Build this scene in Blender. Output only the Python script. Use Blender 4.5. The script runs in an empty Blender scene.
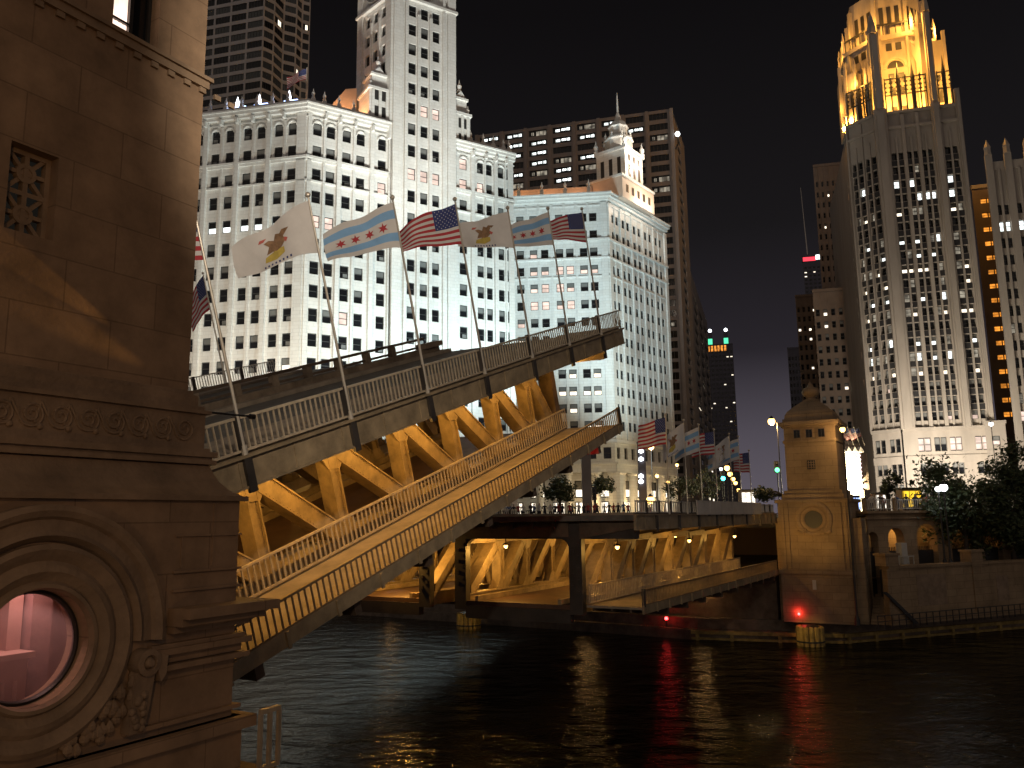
import bpy, bmesh, math, random
from mathutils import Vector, Matrix
R = math.radians
random.seed(7)
SC = bpy.context.scene
COL = SC.collection

# ------------------------------------------------------------------ camera, world, exposure
FPX, PITCH, ROLL = 823.0, R(9.25), R(-0.74)
CAMROT = Matrix.Rotation(math.pi/2+PITCH, 3, 'X') @ Matrix.Rotation(ROLL, 3, 'Z')
cam = bpy.data.cameras.new('camera'); camo = bpy.data.objects.new('camera', cam); COL.objects.link(camo)
cam.sensor_fit = 'HORIZONTAL'; cam.sensor_width = 36.0; cam.lens = 36.0*FPX/1024
cam.clip_start = 0.1; cam.clip_end = 9000
camo.matrix_world = CAMROT.to_4x4()
SC.camera = camo
SC.render.resolution_x = 1024; SC.render.resolution_y = 768
SC.cycles.use_denoising = True
try: SC.cycles.denoiser = 'OPENIMAGEDENOISE'
except Exception: pass
SC.cycles.max_bounces = 5; SC.cycles.diffuse_bounces = 2; SC.cycles.glossy_bounces = 3
SC.cycles.transmission_bounces = 4; SC.cycles.transparent_max_bounces = 6
SC.cycles.caustics_reflective = False; SC.cycles.caustics_refractive = False
SC.cycles.use_light_tree = True
SC.cycles.sample_clamp_indirect = 3.0
SC.view_settings.view_transform = 'Standard'
try: SC.view_settings.look = 'None'
except Exception: pass
SC.view_settings.gamma = 1.0; SC.view_settings.exposure = 0.65

W = bpy.data.worlds.new('World'); SC.world = W; W.use_nodes = True
nt = W.node_tree; nt.nodes.clear()
o = nt.nodes.new('ShaderNodeOutputWorld'); bg = nt.nodes.new('ShaderNodeBackground'); bg2 = nt.nodes.new('ShaderNodeBackground')
add = nt.nodes.new('ShaderNodeAddShader'); sky = nt.nodes.new('ShaderNodeTexSky'); sky.sky_type = 'NISHITA'
sky.sun_disc = False; sky.sun_elevation = R(-8); sky.sun_rotation = R(250)
bg.inputs[1].default_value = 0.05; nt.links.new(sky.outputs[0], bg.inputs[0])
tc = nt.nodes.new('ShaderNodeTexCoord'); sx = nt.nodes.new('ShaderNodeSeparateXYZ'); rp = nt.nodes.new('ShaderNodeValToRGB')
nt.links.new(tc.outputs['Generated'], sx.inputs[0]); nt.links.new(sx.outputs['Z'], rp.inputs[0]); nt.links.new(rp.outputs[0], bg2.inputs[0])
e = rp.color_ramp.elements                     # city glow near the horizon, near black overhead
e[0].position = 0.0; e[0].color = (.075, .064, .078, 1); e[1].position = .55; e[1].color = (.0030, .0026, .0029, 1)
x = e.new(.09); x.color = (.050, .0435, .054, 1); x = e.new(.19); x.color = (.0135, .0115, .0145, 1); x = e.new(.33); x.color = (.0062, .0055, .0061, 1)
bg2.inputs[1].default_value = 1.0
bg3 = nt.nodes.new('ShaderNodeBackground'); bg3.inputs[0].default_value = (.105, .087, .072, 1)     # the lit downtown sky behind the viewer
my = nt.nodes.new('ShaderNodeMapRange'); my.inputs[1].default_value = -.1; my.inputs[2].default_value = -.75; nt.links.new(sx.outputs['Y'], my.inputs[0]); nt.links.new(my.outputs[0], bg3.inputs[1])
add2 = nt.nodes.new('ShaderNodeAddShader')
nt.links.new(bg.outputs[0], add.inputs[0]); nt.links.new(bg2.outputs[0], add.inputs[1]); nt.links.new(add.outputs[0], add2.inputs[0]); nt.links.new(bg3.outputs[0], add2.inputs[1]); nt.links.new(add2.outputs[0], o.inputs[0])
sl = bpy.data.lights.new('night_fill', 'SUN'); sl.energy = 0.012; sl.angle = R(.5); sl.color = (.9, .92, 1)  # faint fill light added for the dark parts
so = bpy.data.objects.new('night_fill', sl); COL.objects.link(so); so.rotation_euler = (R(50), 0, R(-40))

# ------------------------------------------------------------------ coordinates
def ray(x, y): return CAMROT @ Vector(((x-512)/FPX, -(y-384)/FPX, -1))
def at(x, y, Y): d = ray(x, y); return d*(Y/d.y)
def gp(x, y, Y): d = at(x, y, Y); return Vector((d.x, d.y, 0))     # the ground point under it
def on(x, y, p0, p1):                          # (u, z) where a sight line meets the vertical plane through p0, p1
    d = ray(x, y); t = Vector((p1[0]-p0[0], p1[1]-p0[1])); n = Vector((-t.y, t.x)); p = Vector((p0[0], p0[1]))
    q = d*(p.dot(n)/(d.x*n.x+d.y*n.y)); return (Vector((q.x, q.y))-p).dot(t.normalized()), q.z
AZ = R(29.8)
A = Vector((math.sin(AZ), math.cos(AZ), 0)); N = Vector((A.y, -A.x, 0)); Z = Vector((0, 0, 1))
def B(a, c, z=0.0): return A*a + N*c + Z*z     # bridge coordinates: a along the bridge, c across it
WATER = -11.0

# ------------------------------------------------------------------ materials
MATS = {}
def mat(name, col, rough=.7, metal=0, var=.12, scale=3.0, bump=.0, bscale=20., brick=None, emit=None, estr=0, spec=.5, streak=0):
    m = bpy.data.materials.new(name); m.use_nodes = True; t = m.node_tree; b = t.nodes['Principled BSDF']
    b.inputs['Roughness'].default_value = rough; b.inputs['Metallic'].default_value = metal
    b.inputs['Specular IOR Level'].default_value = spec
    g = t.nodes.new('ShaderNodeNewGeometry')
    nz = t.nodes.new('ShaderNodeTexNoise'); nz.inputs['Scale'].default_value = scale/10; nz.inputs['Detail'].default_value = 8; nz.inputs['Roughness'].default_value = .65
    src = g.outputs['Position']
    if streak:
        mp = t.nodes.new('ShaderNodeMapping'); mp.inputs['Scale'].default_value = (1, 1, streak); t.links.new(src, mp.inputs[0]); t.links.new(mp.outputs[0], nz.inputs['Vector'])
    else: t.links.new(src, nz.inputs['Vector'])
    r = t.nodes.new('ShaderNodeValToRGB'); r.color_ramp.elements[0].position = .3; r.color_ramp.elements[1].position = .72
    r.color_ramp.elements[0].color = tuple(max(0, c*(1-var*1.6)) for c in col)+(1,); r.color_ramp.elements[1].color = tuple(min(1, c*(1+var)) for c in col)+(1,)
    t.links.new(nz.outputs[0], r.inputs[0]); colout = r.outputs[0]; hgt = None
    if brick:
        bw, bh, mort = brick[:3]; ax = brick[3] if len(brick) > 3 else None
        uvn = t.nodes.new('ShaderNodeVectorMath'); uvn.operation = 'DOT_PRODUCT'; t.links.new(src, uvn.inputs[0]); uvn.inputs[1].default_value = ax if ax else (A.x, A.y, 0)
        sp = t.nodes.new('ShaderNodeSeparateXYZ'); t.links.new(src, sp.inputs[0]); cb = t.nodes.new('ShaderNodeCombineXYZ')
        t.links.new(uvn.outputs['Value'], cb.inputs[0]); t.links.new(sp.outputs['Z'], cb.inputs[1])
        bt = t.nodes.new('ShaderNodeTexBrick'); t.links.new(cb.outputs[0], bt.inputs['Vector']); bt.inputs['Scale'].default_value = 1
        bt.inputs['Brick Width'].default_value = bw; bt.inputs['Row Height'].default_value = bh; bt.inputs['Mortar Size'].default_value = mort; bt.inputs['Mortar Smooth'].default_value = .2
        bt.inputs['Color1'].default_value = (1, 1, 1, 1); lo_ = .93 if mort > .025 else .88; bt.inputs['Color2'].default_value = (lo_, lo_*.98, lo_*.96, 1); bt.inputs['Mortar'].default_value = (.78, .77, .76, 1) if mort > .025 else (.66, .64, .62, 1)
        mx = t.nodes.new('ShaderNodeMix'); mx.data_type = 'RGBA'; mx.blend_type = 'MULTIPLY'; mx.inputs['Factor'].default_value = 1
        t.links.new(colout, mx.inputs[6]); t.links.new(bt.outputs['Color'], mx.inputs[7]); colout = mx.outputs[2]
    t.links.new(colout, b.inputs['Base Color'])
    if bump:
        n2 = t.nodes.new('ShaderNodeTexNoise'); n2.inputs['Scale'].default_value = bscale/3; n2.inputs['Detail'].default_value = 6; t.links.new(src, n2.inputs['Vector'])
        bp = t.nodes.new('ShaderNodeBump'); bp.inputs['Strength'].default_value = bump; bp.inputs['Distance'].default_value = .05
        t.links.new(n2.outputs[0], bp.inputs['Height']); t.links.new(bp.outputs[0], b.inputs['Normal'])
    if emit:
        b.inputs['Emission Color'].default_value = emit+(1,); b.inputs['Emission Strength'].default_value = estr
        try: m.cycles.emission_sampling = 'NONE'
        except Exception: pass
    MATS[name] = m; return m

def glow(name, col, s, var=0.0, scale=1.0):      # things that give off light: lamps and lit panes
    m = bpy.data.materials.new(name); m.use_nodes = True; t = m.node_tree; b = t.nodes['Principled BSDF']
    b.inputs['Base Color'].default_value = (.1, .1, .1, 1); b.inputs['Emission Strength'].default_value = s; b.inputs['Emission Color'].default_value = col+(1,)
    b.inputs['Roughness'].default_value = .3
    if var:
        nz = t.nodes.new('ShaderNodeTexNoise'); nz.inputs['Scale'].default_value = scale; nz.inputs['Detail'].default_value = 3
        g = t.nodes.new('ShaderNodeNewGeometry'); t.links.new(g.outputs['Position'], nz.inputs['Vector'])
        mr = t.nodes.new('ShaderNodeMapRange'); mr.inputs[1].default_value = .35; mr.inputs[2].default_value = .65; mr.inputs[3].default_value = s*(1-var); mr.inputs[4].default_value = s*(1+var*.5)
        t.links.new(nz.outputs[0], mr.inputs[0]); t.links.new(mr.outputs[0], b.inputs['Emission Strength'])
    try: m.cycles.emission_sampling = 'NONE'
    except Exception: pass
    MATS[name] = m; return m

limestone = mat('limestone', (.36, .245, .155), .85, var=.24, scale=11, bump=.12, bscale=40, brick=(1.55, .78, .012))
limeplain = mat('limestone_carved', (.31, .22, .145), .85, var=.25, scale=12, bump=.3, bscale=40)
limefar = mat('limestone_weathered', (.36, .255, .15), .85, var=.2, scale=6, bump=.2, brick=(1.3, .6, .02, (N.x, N.y, 0)))
terra = mat('white_terracotta', (.76, .75, .71), .4, var=.05, scale=14, streak=.5, brick=(1.6, .62, .03, (.85, .5, 0)))
terra2 = mat('cream_terracotta', (.72, .74, .72), .4, var=.05, scale=14, streak=.5, brick=(1.6, .62, .03, (.85, .5, 0)))
gothic = mat('gothic_limestone', (.34, .295, .245), .8, var=.14, scale=3, streak=.2)
conc = mat('hotel_concrete', (.27, .235, .215), .8, var=.1, scale=2)
conc2 = mat('condo_concrete', (.46, .43, .40), .8, var=.1, scale=2)
brown = mat('brown_masonry', (.20, .15, .115), .8, var=.15, scale=2)
farb = mat('far_masonry', (.10, .095, .115), .8, var=.1, scale=2)
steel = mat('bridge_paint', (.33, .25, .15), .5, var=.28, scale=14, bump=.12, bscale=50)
steeld = mat('bridge_paint_dark', (.11, .075, .05), .55, var=.35, scale=12, bump=.12, bscale=40)  # darker tone of the bridge paint for beams, stringers and rails
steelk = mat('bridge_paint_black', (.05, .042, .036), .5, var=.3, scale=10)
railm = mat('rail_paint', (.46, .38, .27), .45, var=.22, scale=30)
raild = mat('rail_paint_unlit', (.24, .165, .09), .5, var=.25, scale=30)  # rail paint darkened to stand for the unlit outer balusters
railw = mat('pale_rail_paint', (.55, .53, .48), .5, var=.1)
deckm = mat('deck_paving', (.13, .12, .105), .8, var=.25, scale=12, bump=.2, bscale=40)
asphalt = mat('asphalt', (.055, .05, .047), .85, var=.2, scale=12, bump=.2, bscale=60)
walk = mat('sidewalk_concrete', (.27, .22, .165), .85, var=.2, scale=10, bump=.15)
grating = mat('deck_grating', (.10, .055, .035), .6, var=.3, scale=10)
quaym = mat('quay_concrete', (.20, .15, .105), .9, var=.35, scale=8, bump=.4, bscale=15)
ground = mat('ground', (.08, .07, .065), .9, var=.2)
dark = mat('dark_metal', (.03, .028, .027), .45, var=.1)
polem = mat('aluminium_pole', (.55, .5, .42), .4, metal=.4, var=.08)
barrier = mat('white_barrier_panel', (.62, .58, .52), .6, var=.12, scale=8)
frame = mat('window_frame', (.045, .045, .043), .5, var=.05)
glassd = mat('dark_glass', (.008, .009, .011), .12, var=.3, scale=3)
glassb = mat('faint_glass', (.02, .02, .02), .25, var=.3, scale=3, emit=(.9, .8, .65), estr=.005)
blind = mat('window_blind', (.17, .17, .16), .8, var=.2, scale=4)
timber = mat('timber_pile', (.42, .29, .09), .8, var=.4, scale=12, bump=.3)
bark = mat('bark', (.07, .055, .04), .9, var=.3, scale=20)
leafm = mat('leaf', (.05, .075, .028), .6, var=.4, scale=20)
leafm2 = mat('leaf_pale', (.08, .095, .04), .6, var=.4, scale=20)
orangew = mat('penthouse_terracotta', (.62, .5, .40), .6, var=.1)
lit = glow('lit_pane', (1, .86, .66), 1.5, .4, .6)
litw = glow('lit_pane_white', (.92, 1, .98), 1.7, .5, .5)
litpink = glow('lit_pane_pink', (1, .72, .60), .75, .4, .5)
lito = glow('lit_pane_orange', (1, .34, .04), .75, .6, .6)
litdim = glow('lit_pane_dim', (.9, .8, .62), .22, .8, .6)
sod = glow('sodium_bulb', (1, .52, .13), 4.5)
whiteb = glow('white_bulb', (.9, .95, 1), 4)
redb = glow('red_bulb', (1, .03, .03), 12)
cyanb = glow('cyan_bulb', (.05, .9, .85), 8)
blueb = glow('blue_light', (.35, .5, 1), 4)

# ------------------------------------------------------------------ mesh collector
class MB:
    def __init__(s): s.v = []; s.f = []; s.m = []; s.uv = {}
    def add(s, vs, fs, m=0):
        k = len(s.v); s.v += [Vector(p) for p in vs]
        for f in fs: s.f.append([k+i for i in f]); s.m.append(m)
    def quad(s, a, b, c, d, m=0): s.add([a, b, c, d], [(0, 1, 2, 3)], m)
    def hexa(s, p, m=0): s.add(p, [(0, 3, 2, 1), (4, 5, 6, 7), (0, 1, 5, 4), (1, 2, 6, 5), (2, 3, 7, 6), (3, 0, 4, 7)], m)
    def box(s, F, a0, a1, b0, b1, c0, c1, m=0):      # F maps three numbers to a point
        s.hexa([F(a0, b0, c0), F(a1, b0, c0), F(a1, b1, c0), F(a0, b1, c0), F(a0, b0, c1), F(a1, b0, c1), F(a1, b1, c1), F(a0, b1, c1)], m)
    def prism(s, F, poly, v0, v1, m=0):              # poly of (a, c), extruded along the middle axis
        n = len(poly); s.add([F(a, v0, c) for a, c in poly]+[F(a, v1, c) for a, c in poly],
            [tuple(range(n)), tuple(range(2*n-1, n-1, -1))]+[(i, n+i, n+(i+1) % n, (i+1) % n) for i in range(n)], m)
    def tube(s, p, q, r0, r1=None, n=8, m=0):
        p = Vector(p); q = Vector(q); r1 = r0 if r1 is None else r1; d = (q-p).normalized()
        x = d.orthogonal().normalized(); y = d.cross(x); vs = []
        for c, r in ((p, r0), (q, r1)): vs += [c+(x*math.cos(2*math.pi*i/n)+y*math.sin(2*math.pi*i/n))*r for i in range(n)]
        s.add(vs, [(i, (i+1) % n, n+(i+1) % n, n+i) for i in range(n)]+[tuple(range(n-1, -1, -1)), tuple(range(n, 2*n))], m)
    def lathe(s, c, prof, n=12, m=0, F=None):        # prof of (r, z)
        c = Vector(c); vs = []
        for r, z in prof:
            for i in range(n):
                t = 2*math.pi*i/n; vs.append(c+Vector((r*math.cos(t), r*math.sin(t), z)))
        fs = [(j*n+i, j*n+(i+1) % n, (j+1)*n+(i+1) % n, (j+1)*n+i) for j in range(len(prof)-1) for i in range(n)]
        s.add(vs, fs+[tuple(range(n-1, -1, -1)), tuple(range((len(prof)-1)*n, len(prof)*n))], m)
    def ball(s, c, r, m=0, n=8): s.lathe(c, [(r*math.sin(math.pi*k/6)+.0005, -r*math.cos(math.pi*k/6)) for k in range(7)], n, m)
def link(name, mb, mats, parent=None, loc=None, smooth=False, recalc=True):
    me = bpy.data.meshes.new(name); off = Vector(parent['_w']) if parent is not None else (Vector(loc) if loc is not None else Vector((0, 0, 0)))
    me.from_pydata([tuple(p-off) for p in mb.v], [], mb.f); me.polygons.foreach_set('material_index', mb.m)
    for m in (mats if isinstance(mats, (list, tuple)) else [mats]): me.materials.append(m)
    if recalc:
        b = bmesh.new(); b.from_mesh(me); bmesh.ops.recalc_face_normals(b, faces=b.faces); b.to_mesh(me); b.free()
    if smooth:
        for p in me.polygons: p.use_smooth = True
    me.update()
    ob = bpy.data.objects.new(name, me); COL.objects.link(ob)
    if parent is not None:
        ob.parent = parent if '_p' not in parent else parent
        ob['_w'] = list(off)
    else: ob.location = off; ob['_w'] = list(off)
    return ob
def tag(ob, label, cat, group=None, kind=None):
    if label: ob['label'] = label
    if cat: ob['category'] = cat
    if group: ob['group'] = group
    if kind: ob['kind'] = kind
    return ob
def thing(name, label, cat, loc, group=None):
    ob = bpy.data.objects.new(name, None); COL.objects.link(ob); ob.location = loc; ob['_w'] = list(loc); ob.empty_display_size = .3
    return tag(ob, label, cat, group)
def struct(name, mb, m, smooth=False): o = link(name, mb, m, smooth=smooth); o['kind'] = 'structure'; return o
def lamp(kind, loc, power, col, target=None, angle=60, radius=.15, blend=.6, parent=None, size=None):
    l = bpy.data.lights.new('lamp_light', kind); l.energy = power; l.color = col
    if kind == 'SPOT': l.spot_size = R(angle); l.spot_blend = blend
    if kind in ('SPOT', 'POINT'): l.shadow_soft_size = radius
    if kind == 'AREA': l.shape = 'RECTANGLE'; l.size, l.size_y = size
    o = bpy.data.objects.new('lamp_light', l); COL.objects.link(o)
    o.location = Vector(loc) - (Vector(parent['_w']) if parent is not None else Vector())
    if parent is not None: o.parent = parent
    if target is not None: o.rotation_euler = (Vector(target)-Vector(loc)).to_track_quat('-Z', 'Y').to_euler()
    return o
def WF(x, y, z): return Vector((x, y, z))

# ------------------------------------------------------------------ ground and water
def poly_slab(name, pts, z0, z1, m):
    b = MB(); n = len(pts); b.add([Vector((p.x, p.y, z0)) for p in pts]+[Vector((p.x, p.y, z1)) for p in pts],
        [tuple(range(n-1, -1, -1)), tuple(range(n, 2*n))]+[(i, (i+1) % n, n+(i+1) % n, n+i) for i in range(n)])
    return struct(name, b, m)
wm = bpy.data.materials.new('river_water'); wm.use_nodes = True; t = wm.node_tree; b = t.nodes['Principled BSDF']
b.inputs['Base Color'].default_value = (.004, .005, .005, 1); b.inputs['Roughness'].default_value = .05; b.inputs['IOR'].default_value = 1.33; b.inputs['Specular IOR Level'].default_value = .17
g = t.nodes.new('ShaderNodeNewGeometry'); hs = []
for sc, st, d in ((2.2, .55, 2), (7.0, .30, 3), (.45, .8, 1)):
    mp = t.nodes.new('ShaderNodeMapping'); mp.inputs['Scale'].default_value = (.75, 1.15, 1); mp.inputs['Rotation'].default_value = (0, 0, R(-20)+sc)
    nz = t.nodes.new('ShaderNodeTexNoise'); nz.inputs['Scale'].default_value = sc; nz.inputs['Detail'].default_value = d; nz.inputs['Distortion'].default_value = .4
    t.links.new(g.outputs['Position'], mp.inputs[0]); t.links.new(mp.outputs[0], nz.inputs['Vector'])
    bp = t.nodes.new('ShaderNodeBump'); bp.inputs['Strength'].default_value = 1; bp.inputs['Distance'].default_value = st*.25/ (sc**.5)
    t.links.new(nz.outputs[0], bp.inputs['Height'])
    if hs: t.links.new(hs[-1].outputs[0], bp.inputs['Normal'])
    hs.append(bp)
t.links.new(hs[-1].outputs[0], b.inputs['Normal'])
mb = MB(); S = 6000
mb.quad((-S, -300, WATER), (S, -300, WATER), (S, S, WATER), (-S, S, WATER)); struct('river', mb, wm)

FAR = 5000
# stepped quay of the far bank, drawn in bridge coordinates
poly_slab('quay', [B(82, -400), B(79, -90), B(74.6, -24), B(76, -17.5), B(77.5, -12), B(96, 3), B(120, 24), B(190, 60), B(190, 400), B(320, 400), B(320, -400)], WATER-1, -10.1, quaym)
poly_slab('quay_walk', [B(84, -400), B(80.4, -90), B(75.4, -24), B(76.8, -16.8), B(78.2, -11.4), B(96.4, 3.6), B(121, 24.6), B(192, 60), B(192, 400), B(318, 400), B(318, -400)], -10.098, -9.2, quaym)
poly_slab('lower_street', [B(86, -400), B(81.5, -90), B(77, -30), B(77, -17.2), B(112, -17.2), B(112, -400)], -9.198, -5.15, quaym)
upper = poly_slab('upper_street', [B(112, -400), B(112, -44), B(79, -44), B(79, -16.9), B(84, -16.9), B(84, -9.2), B(88, -9), B(100, 6), B(126, 28), B(200, 64), B(200, 900), B(FAR, 3000), B(FAR, -3000), B(112, -2000)], -1.2, -.22, asphalt)
mb = MB(); mb.box(lambda a, c, z: B(a, c, z), 111, 111.8, -120, -16, -5.14, -1.3); ew = link('retaining_wall', mb, brown); tag(ew, 'dim brown wall closing the lower street behind the lowered bridge', 'wall')

# ------------------------------------------------------------------ bascule leaves
POSTS = [.6, 4.6, 8.65, 12.6, 16.8, 20.65, 24.45, 28.0]
def railing(mb, F, u0, u1, v, w0, h, step=.2, r=.028, posts=None, slant=0.0):
    mb.box(F, u0, u1, v-.05, v+.05, w0+h-.07, w0+h, 0); mb.box(F, u0, u1, v-.04, v+.04, w0+.07, w0+.13, 0)
    n = int((u1-u0)/step)
    for i in range(n+1):
        u = u0+i*(u1-u0)/n; mb.box(F, u-r, u+r, v-r, v+r, w0+.13, w0+h-.07, 0)
    for p in (posts or []): mb.box(F, p-.075, p+.075, v-.09, v+.09, w0, w0+h+.03, 1)

def make_leaf(label, O, U, V, Wv, L, LL, near, railkind=0, u0=-1.0):
    F = lambda u, v, w: O+U*u+V*v+Wv*w
    root = thing('bridge_leaf', label, 'drawbridge', O)
    posts = [p for p in POSTS if p > u0]
    d = MB()                                                        # roadway slab with raised sidewalk and kerb
    d.box(F, u0, L, .16, 12.5, -.3, 0, 0); d.box(F, u0, L-.05, .18, 3.3, .004, .15, 1); d.box(F, u0, L-.05, 11.3, 12.4, .004, .2, 1)
    for w in (-.32,):
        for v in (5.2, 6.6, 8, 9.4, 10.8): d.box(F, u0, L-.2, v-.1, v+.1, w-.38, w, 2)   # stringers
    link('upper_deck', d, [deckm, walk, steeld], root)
    g = MB(); g.box(F, u0, L, 0, .15, -.82, .04); g.box(F, u0, L, -.12, 0, -.03, .05); g.box(F, u0, L, -.06, 0, -.82, -.76)
    for p in [1.4, 5.4, 9.7, 13.9, 17.9, 22.05, 26.0, 30.0]: g.box(F, p-.13, p+.13, -.1, 0, -.95, -.03, 1)
    for i in range(int(L/2)): g.box(F, 1.0+i*2.05, 1.06+i*2.05, -.025, 0, -.75, -.04, 0)
    link('fascia_girder', g, [steel, steelk], root)
    r = MB()
    if railkind == 0: railing(r, F, max(u0, 0), L-.1, .06, .05, 1.0, r=.021, step=.21, posts=[1.4, 5.4, 9.7, 13.9, 17.9, 22.05, 26.0, 30.0])
    else:
        railing(r, F, max(u0, 0), L-.1, .06, .05, .75, step=.35, r=.03, posts=[1.4+2*i for i in range(16)])
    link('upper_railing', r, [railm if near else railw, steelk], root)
    if near:                                                        # kerb rail on stubby concrete posts between the two roadways
        q = MB(); q.box(F, u0, L-1.5, 12.15, 12.35, 1.02, 1.16, 1); q.box(F, u0, L-1.5, 12.17, 12.32, .58, .70, 1); q.box(F, u0, L-.4, 11.9, 12.45, .2, .5, 0)
        for i in range(12): q.box(F, 2.3+2.35*i, 2.65+2.35*i, 12.05, 12.38, .5, 1.02, 0)
        q.box(F, L-2.2, L-.4, 11.6, 12.4, .5, .8, 0)
        link('median_guardrail', q, [quaym, steeld], root)
    # floor beams with tapered sidewalk brackets
    for p in posts+[L-.6]:
        m = MB(); m.box(F, p-.12, p+.12, 4.35, 11.4, -1.2, -.31)
        P = lambda v, u, w, F=F: F(u, v, w)
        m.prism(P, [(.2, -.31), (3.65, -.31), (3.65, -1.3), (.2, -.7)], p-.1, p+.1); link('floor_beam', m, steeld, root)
    lo = MB()                                                       # lower level: roadway between the trusses, footway outside
    lo.box(F, u0, LL, 4.4, 11.4, -5.25, -5.0, 0); lo.box(F, u0, LL, 5.0, 5.2, -4.99, -4.7, 1); lo.box(F, u0, LL, 10.6, 10.8, -4.99, -4.7, 1)
    for p in posts: lo.box(F, p-.15, p+.15, .2, 11.4, -5.75, -5.26, 2)
    for k in (0.8, 1.9, 3.0): lo.box(F, u0, LL, k-.06, k+.06, -5.25, -5.09, 2)
    link('lower_deck', lo, [grating, steel, steeld], root)
    fw = MB(); fw.box(F, u0, LL, .12, 3.4, -5.08, -4.95, 0); fw.box(F, u0, LL, .0, .11, -5.3, -4.86, 1)
    for p in [1.4+2.07*i for i in range(15)]: fw.box(F, p-.06, p+.06, -.07, 0, -5.35, -4.88, 1)
    link('footway', fw, [walk, steel], root)
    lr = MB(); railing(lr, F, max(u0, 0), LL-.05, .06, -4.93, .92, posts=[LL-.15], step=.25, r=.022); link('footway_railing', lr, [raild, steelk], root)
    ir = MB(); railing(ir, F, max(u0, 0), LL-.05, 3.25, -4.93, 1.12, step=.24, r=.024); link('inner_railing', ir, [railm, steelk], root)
    for v in (4.0, 11.8):                                           # the two trusses
        t = MB(); v0, v1 = v-.32, v+.32
        t.box(F, u0, LL, v0, v1, -1.55, -1.0); t.box(F, u0, LL, v0, v1, -5.4, -4.62)
        t.box(F, u0, LL, v0-.06, v1+.06, -4.66, -4.6); t.box(F, u0, LL, v0-.06, v1+.06, -1.6, -1.54)
        tr = link('truss', t, steel, root)
        ps = [p for p in POSTS if p > u0-.1]
        for k, p in enumerate(ps):
            t = MB(); t.box(F, p-.19, p+.19, v0+.08, v1-.08, -4.6, -1.6)
            t.box(F, p-.25, p-.19, v0, v1, -4.6, -1.6); t.box(F, p+.19, p+.25, v0, v1, -4.6, -1.6)
            t.prism(F, [(p-.3, -4.0), (p-.75, -4.62), (p+.75, -4.62), (p+.3, -4.0)], v0+.01, v0+.045); t.prism(F, [(p-.3, -4.0), (p-.75, -4.62), (p+.75, -4.62), (p+.3, -4.0)], v1-.045, v1-.01)
            t.prism(F, [(p-.3, -2.1), (p-.6, -1.58), (p+.8, -1.58), (p+.3, -2.2)], v0+.01, v0+.045)
            if near and v < 5:
                for c_ in [-4.5+.16*k_ for k_ in range(18)]:
                    for e_ in (-.13, .13): t.box(F, p+e_-.02, p+e_+.02, v0+.055, v0+.079, c_-.02, c_+.02)
            link('truss_post', t, steel, tr)
            q = ps[k+1] if k+1 < len(ps) else LL-.45
            t = MB(); x0, z0, x1, z1 = p+.45, -1.62, q-.42, -4.4; w = .30
            dx, dz = x1-x0, z1-z0; l = math.hypot(dx, dz); nx, nz = -dz/l*w, dx/l*w
            t.prism(F, [(x0-nx, z0-nz), (x0+nx*1.1, z0+nz*1.1), (x1+nx, z1+nz), (x1+.2, z1-.2), (x1-nx, z1-nz)], v0+.03, v1-.03)
            for e0, e1 in ((.93, 1.12), (-1.12, -.93)):
                t.prism(F, [(x0+nx*e0, z0+nz*e0), (x0+nx*e1, z0+nz*e1), (x1+nx*e1, z1+nz*e1), (x1+nx*e0, z1+nz*e0)], v0-.02, v1+.02)
            if near and v < 5:
                for f_ in [k_*.042+.06 for k_ in range(22)]:
                    for e_ in (-.8, .8):
                        a_, c_ = x0+(x1-x0)*f_+nx*e_, z0+(z1-z0)*f_+nz*e_; t.box(F, a_-.022, a_+.022, v0+.005, v0+.029, c_-.022, c_+.022)
            link('truss_diagonal', t, steel, tr)
    e = MB()                                                        # end portal at the tip
    for v in (4.0, 11.8):
        e.box(F, LL-.4, LL+.1, v-.40, v+.40, -5.5, -1.3)
        for i in range(9): e.box(F, LL+.1, LL+.16, v-.18+.36*(i % 2)-.1, v+.1-.18+.36*(i % 2), -4.4+.33*i, -4.2+.33*i)
    e.box(F, LL-.4, LL+.1, .3, 12.4, -1.3, -.35); e.box(F, LL-.4, LL+.1, 4.4, 11.4, -6.0, -5.26)
    P = lambda v, u, w: F(u, v, w)
    for v, s in ((4.40, 1), (11.40, -1)):
        pts = [(v, -1.3), (v+s*.6, -1.3)]+[(v+s*(.6-.6*math.sin(k*math.pi/12)), -1.9+.6*math.cos(k*math.pi/12)) for k in range(1, 6)]+[(v, -1.9)]
        e.prism(P, pts, LL-.35, LL+.05)
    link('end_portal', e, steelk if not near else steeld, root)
    return root, F

TH = R(18)
PIV = B(10, -16.7, 0)
UR = A*math.cos(TH)+Z*math.sin(TH); WR = -A*math.sin(TH)+Z*math.cos(TH)
near_e, FE = make_leaf('raised drawbridge leaf with amber lit trusses and seven flagpoles along its railing', PIV, UR, -N, WR, 33.1, 31.0, True)
near_w, FW = make_leaf('second raised drawbridge leaf mostly hidden behind the amber lit one, pale railing on top', B(10, -43.0, 0), UR, N, WR, 33.1, 31.0, False)
far_e, FFE = make_leaf('lowered drawbridge leaf across the river with open dark end portal and amber lit inside', B(75.6, -16.7, .08), -A, -N, Z, 33.1, 32.4, False, 1)
far_w, FFW = make_leaf('lowered drawbridge leaf left of the open dark portal, half hidden by the raised leaf', B(75.6, -43.0, .08), -A, N, Z, 33.1, 32.4, False, 1)
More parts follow.
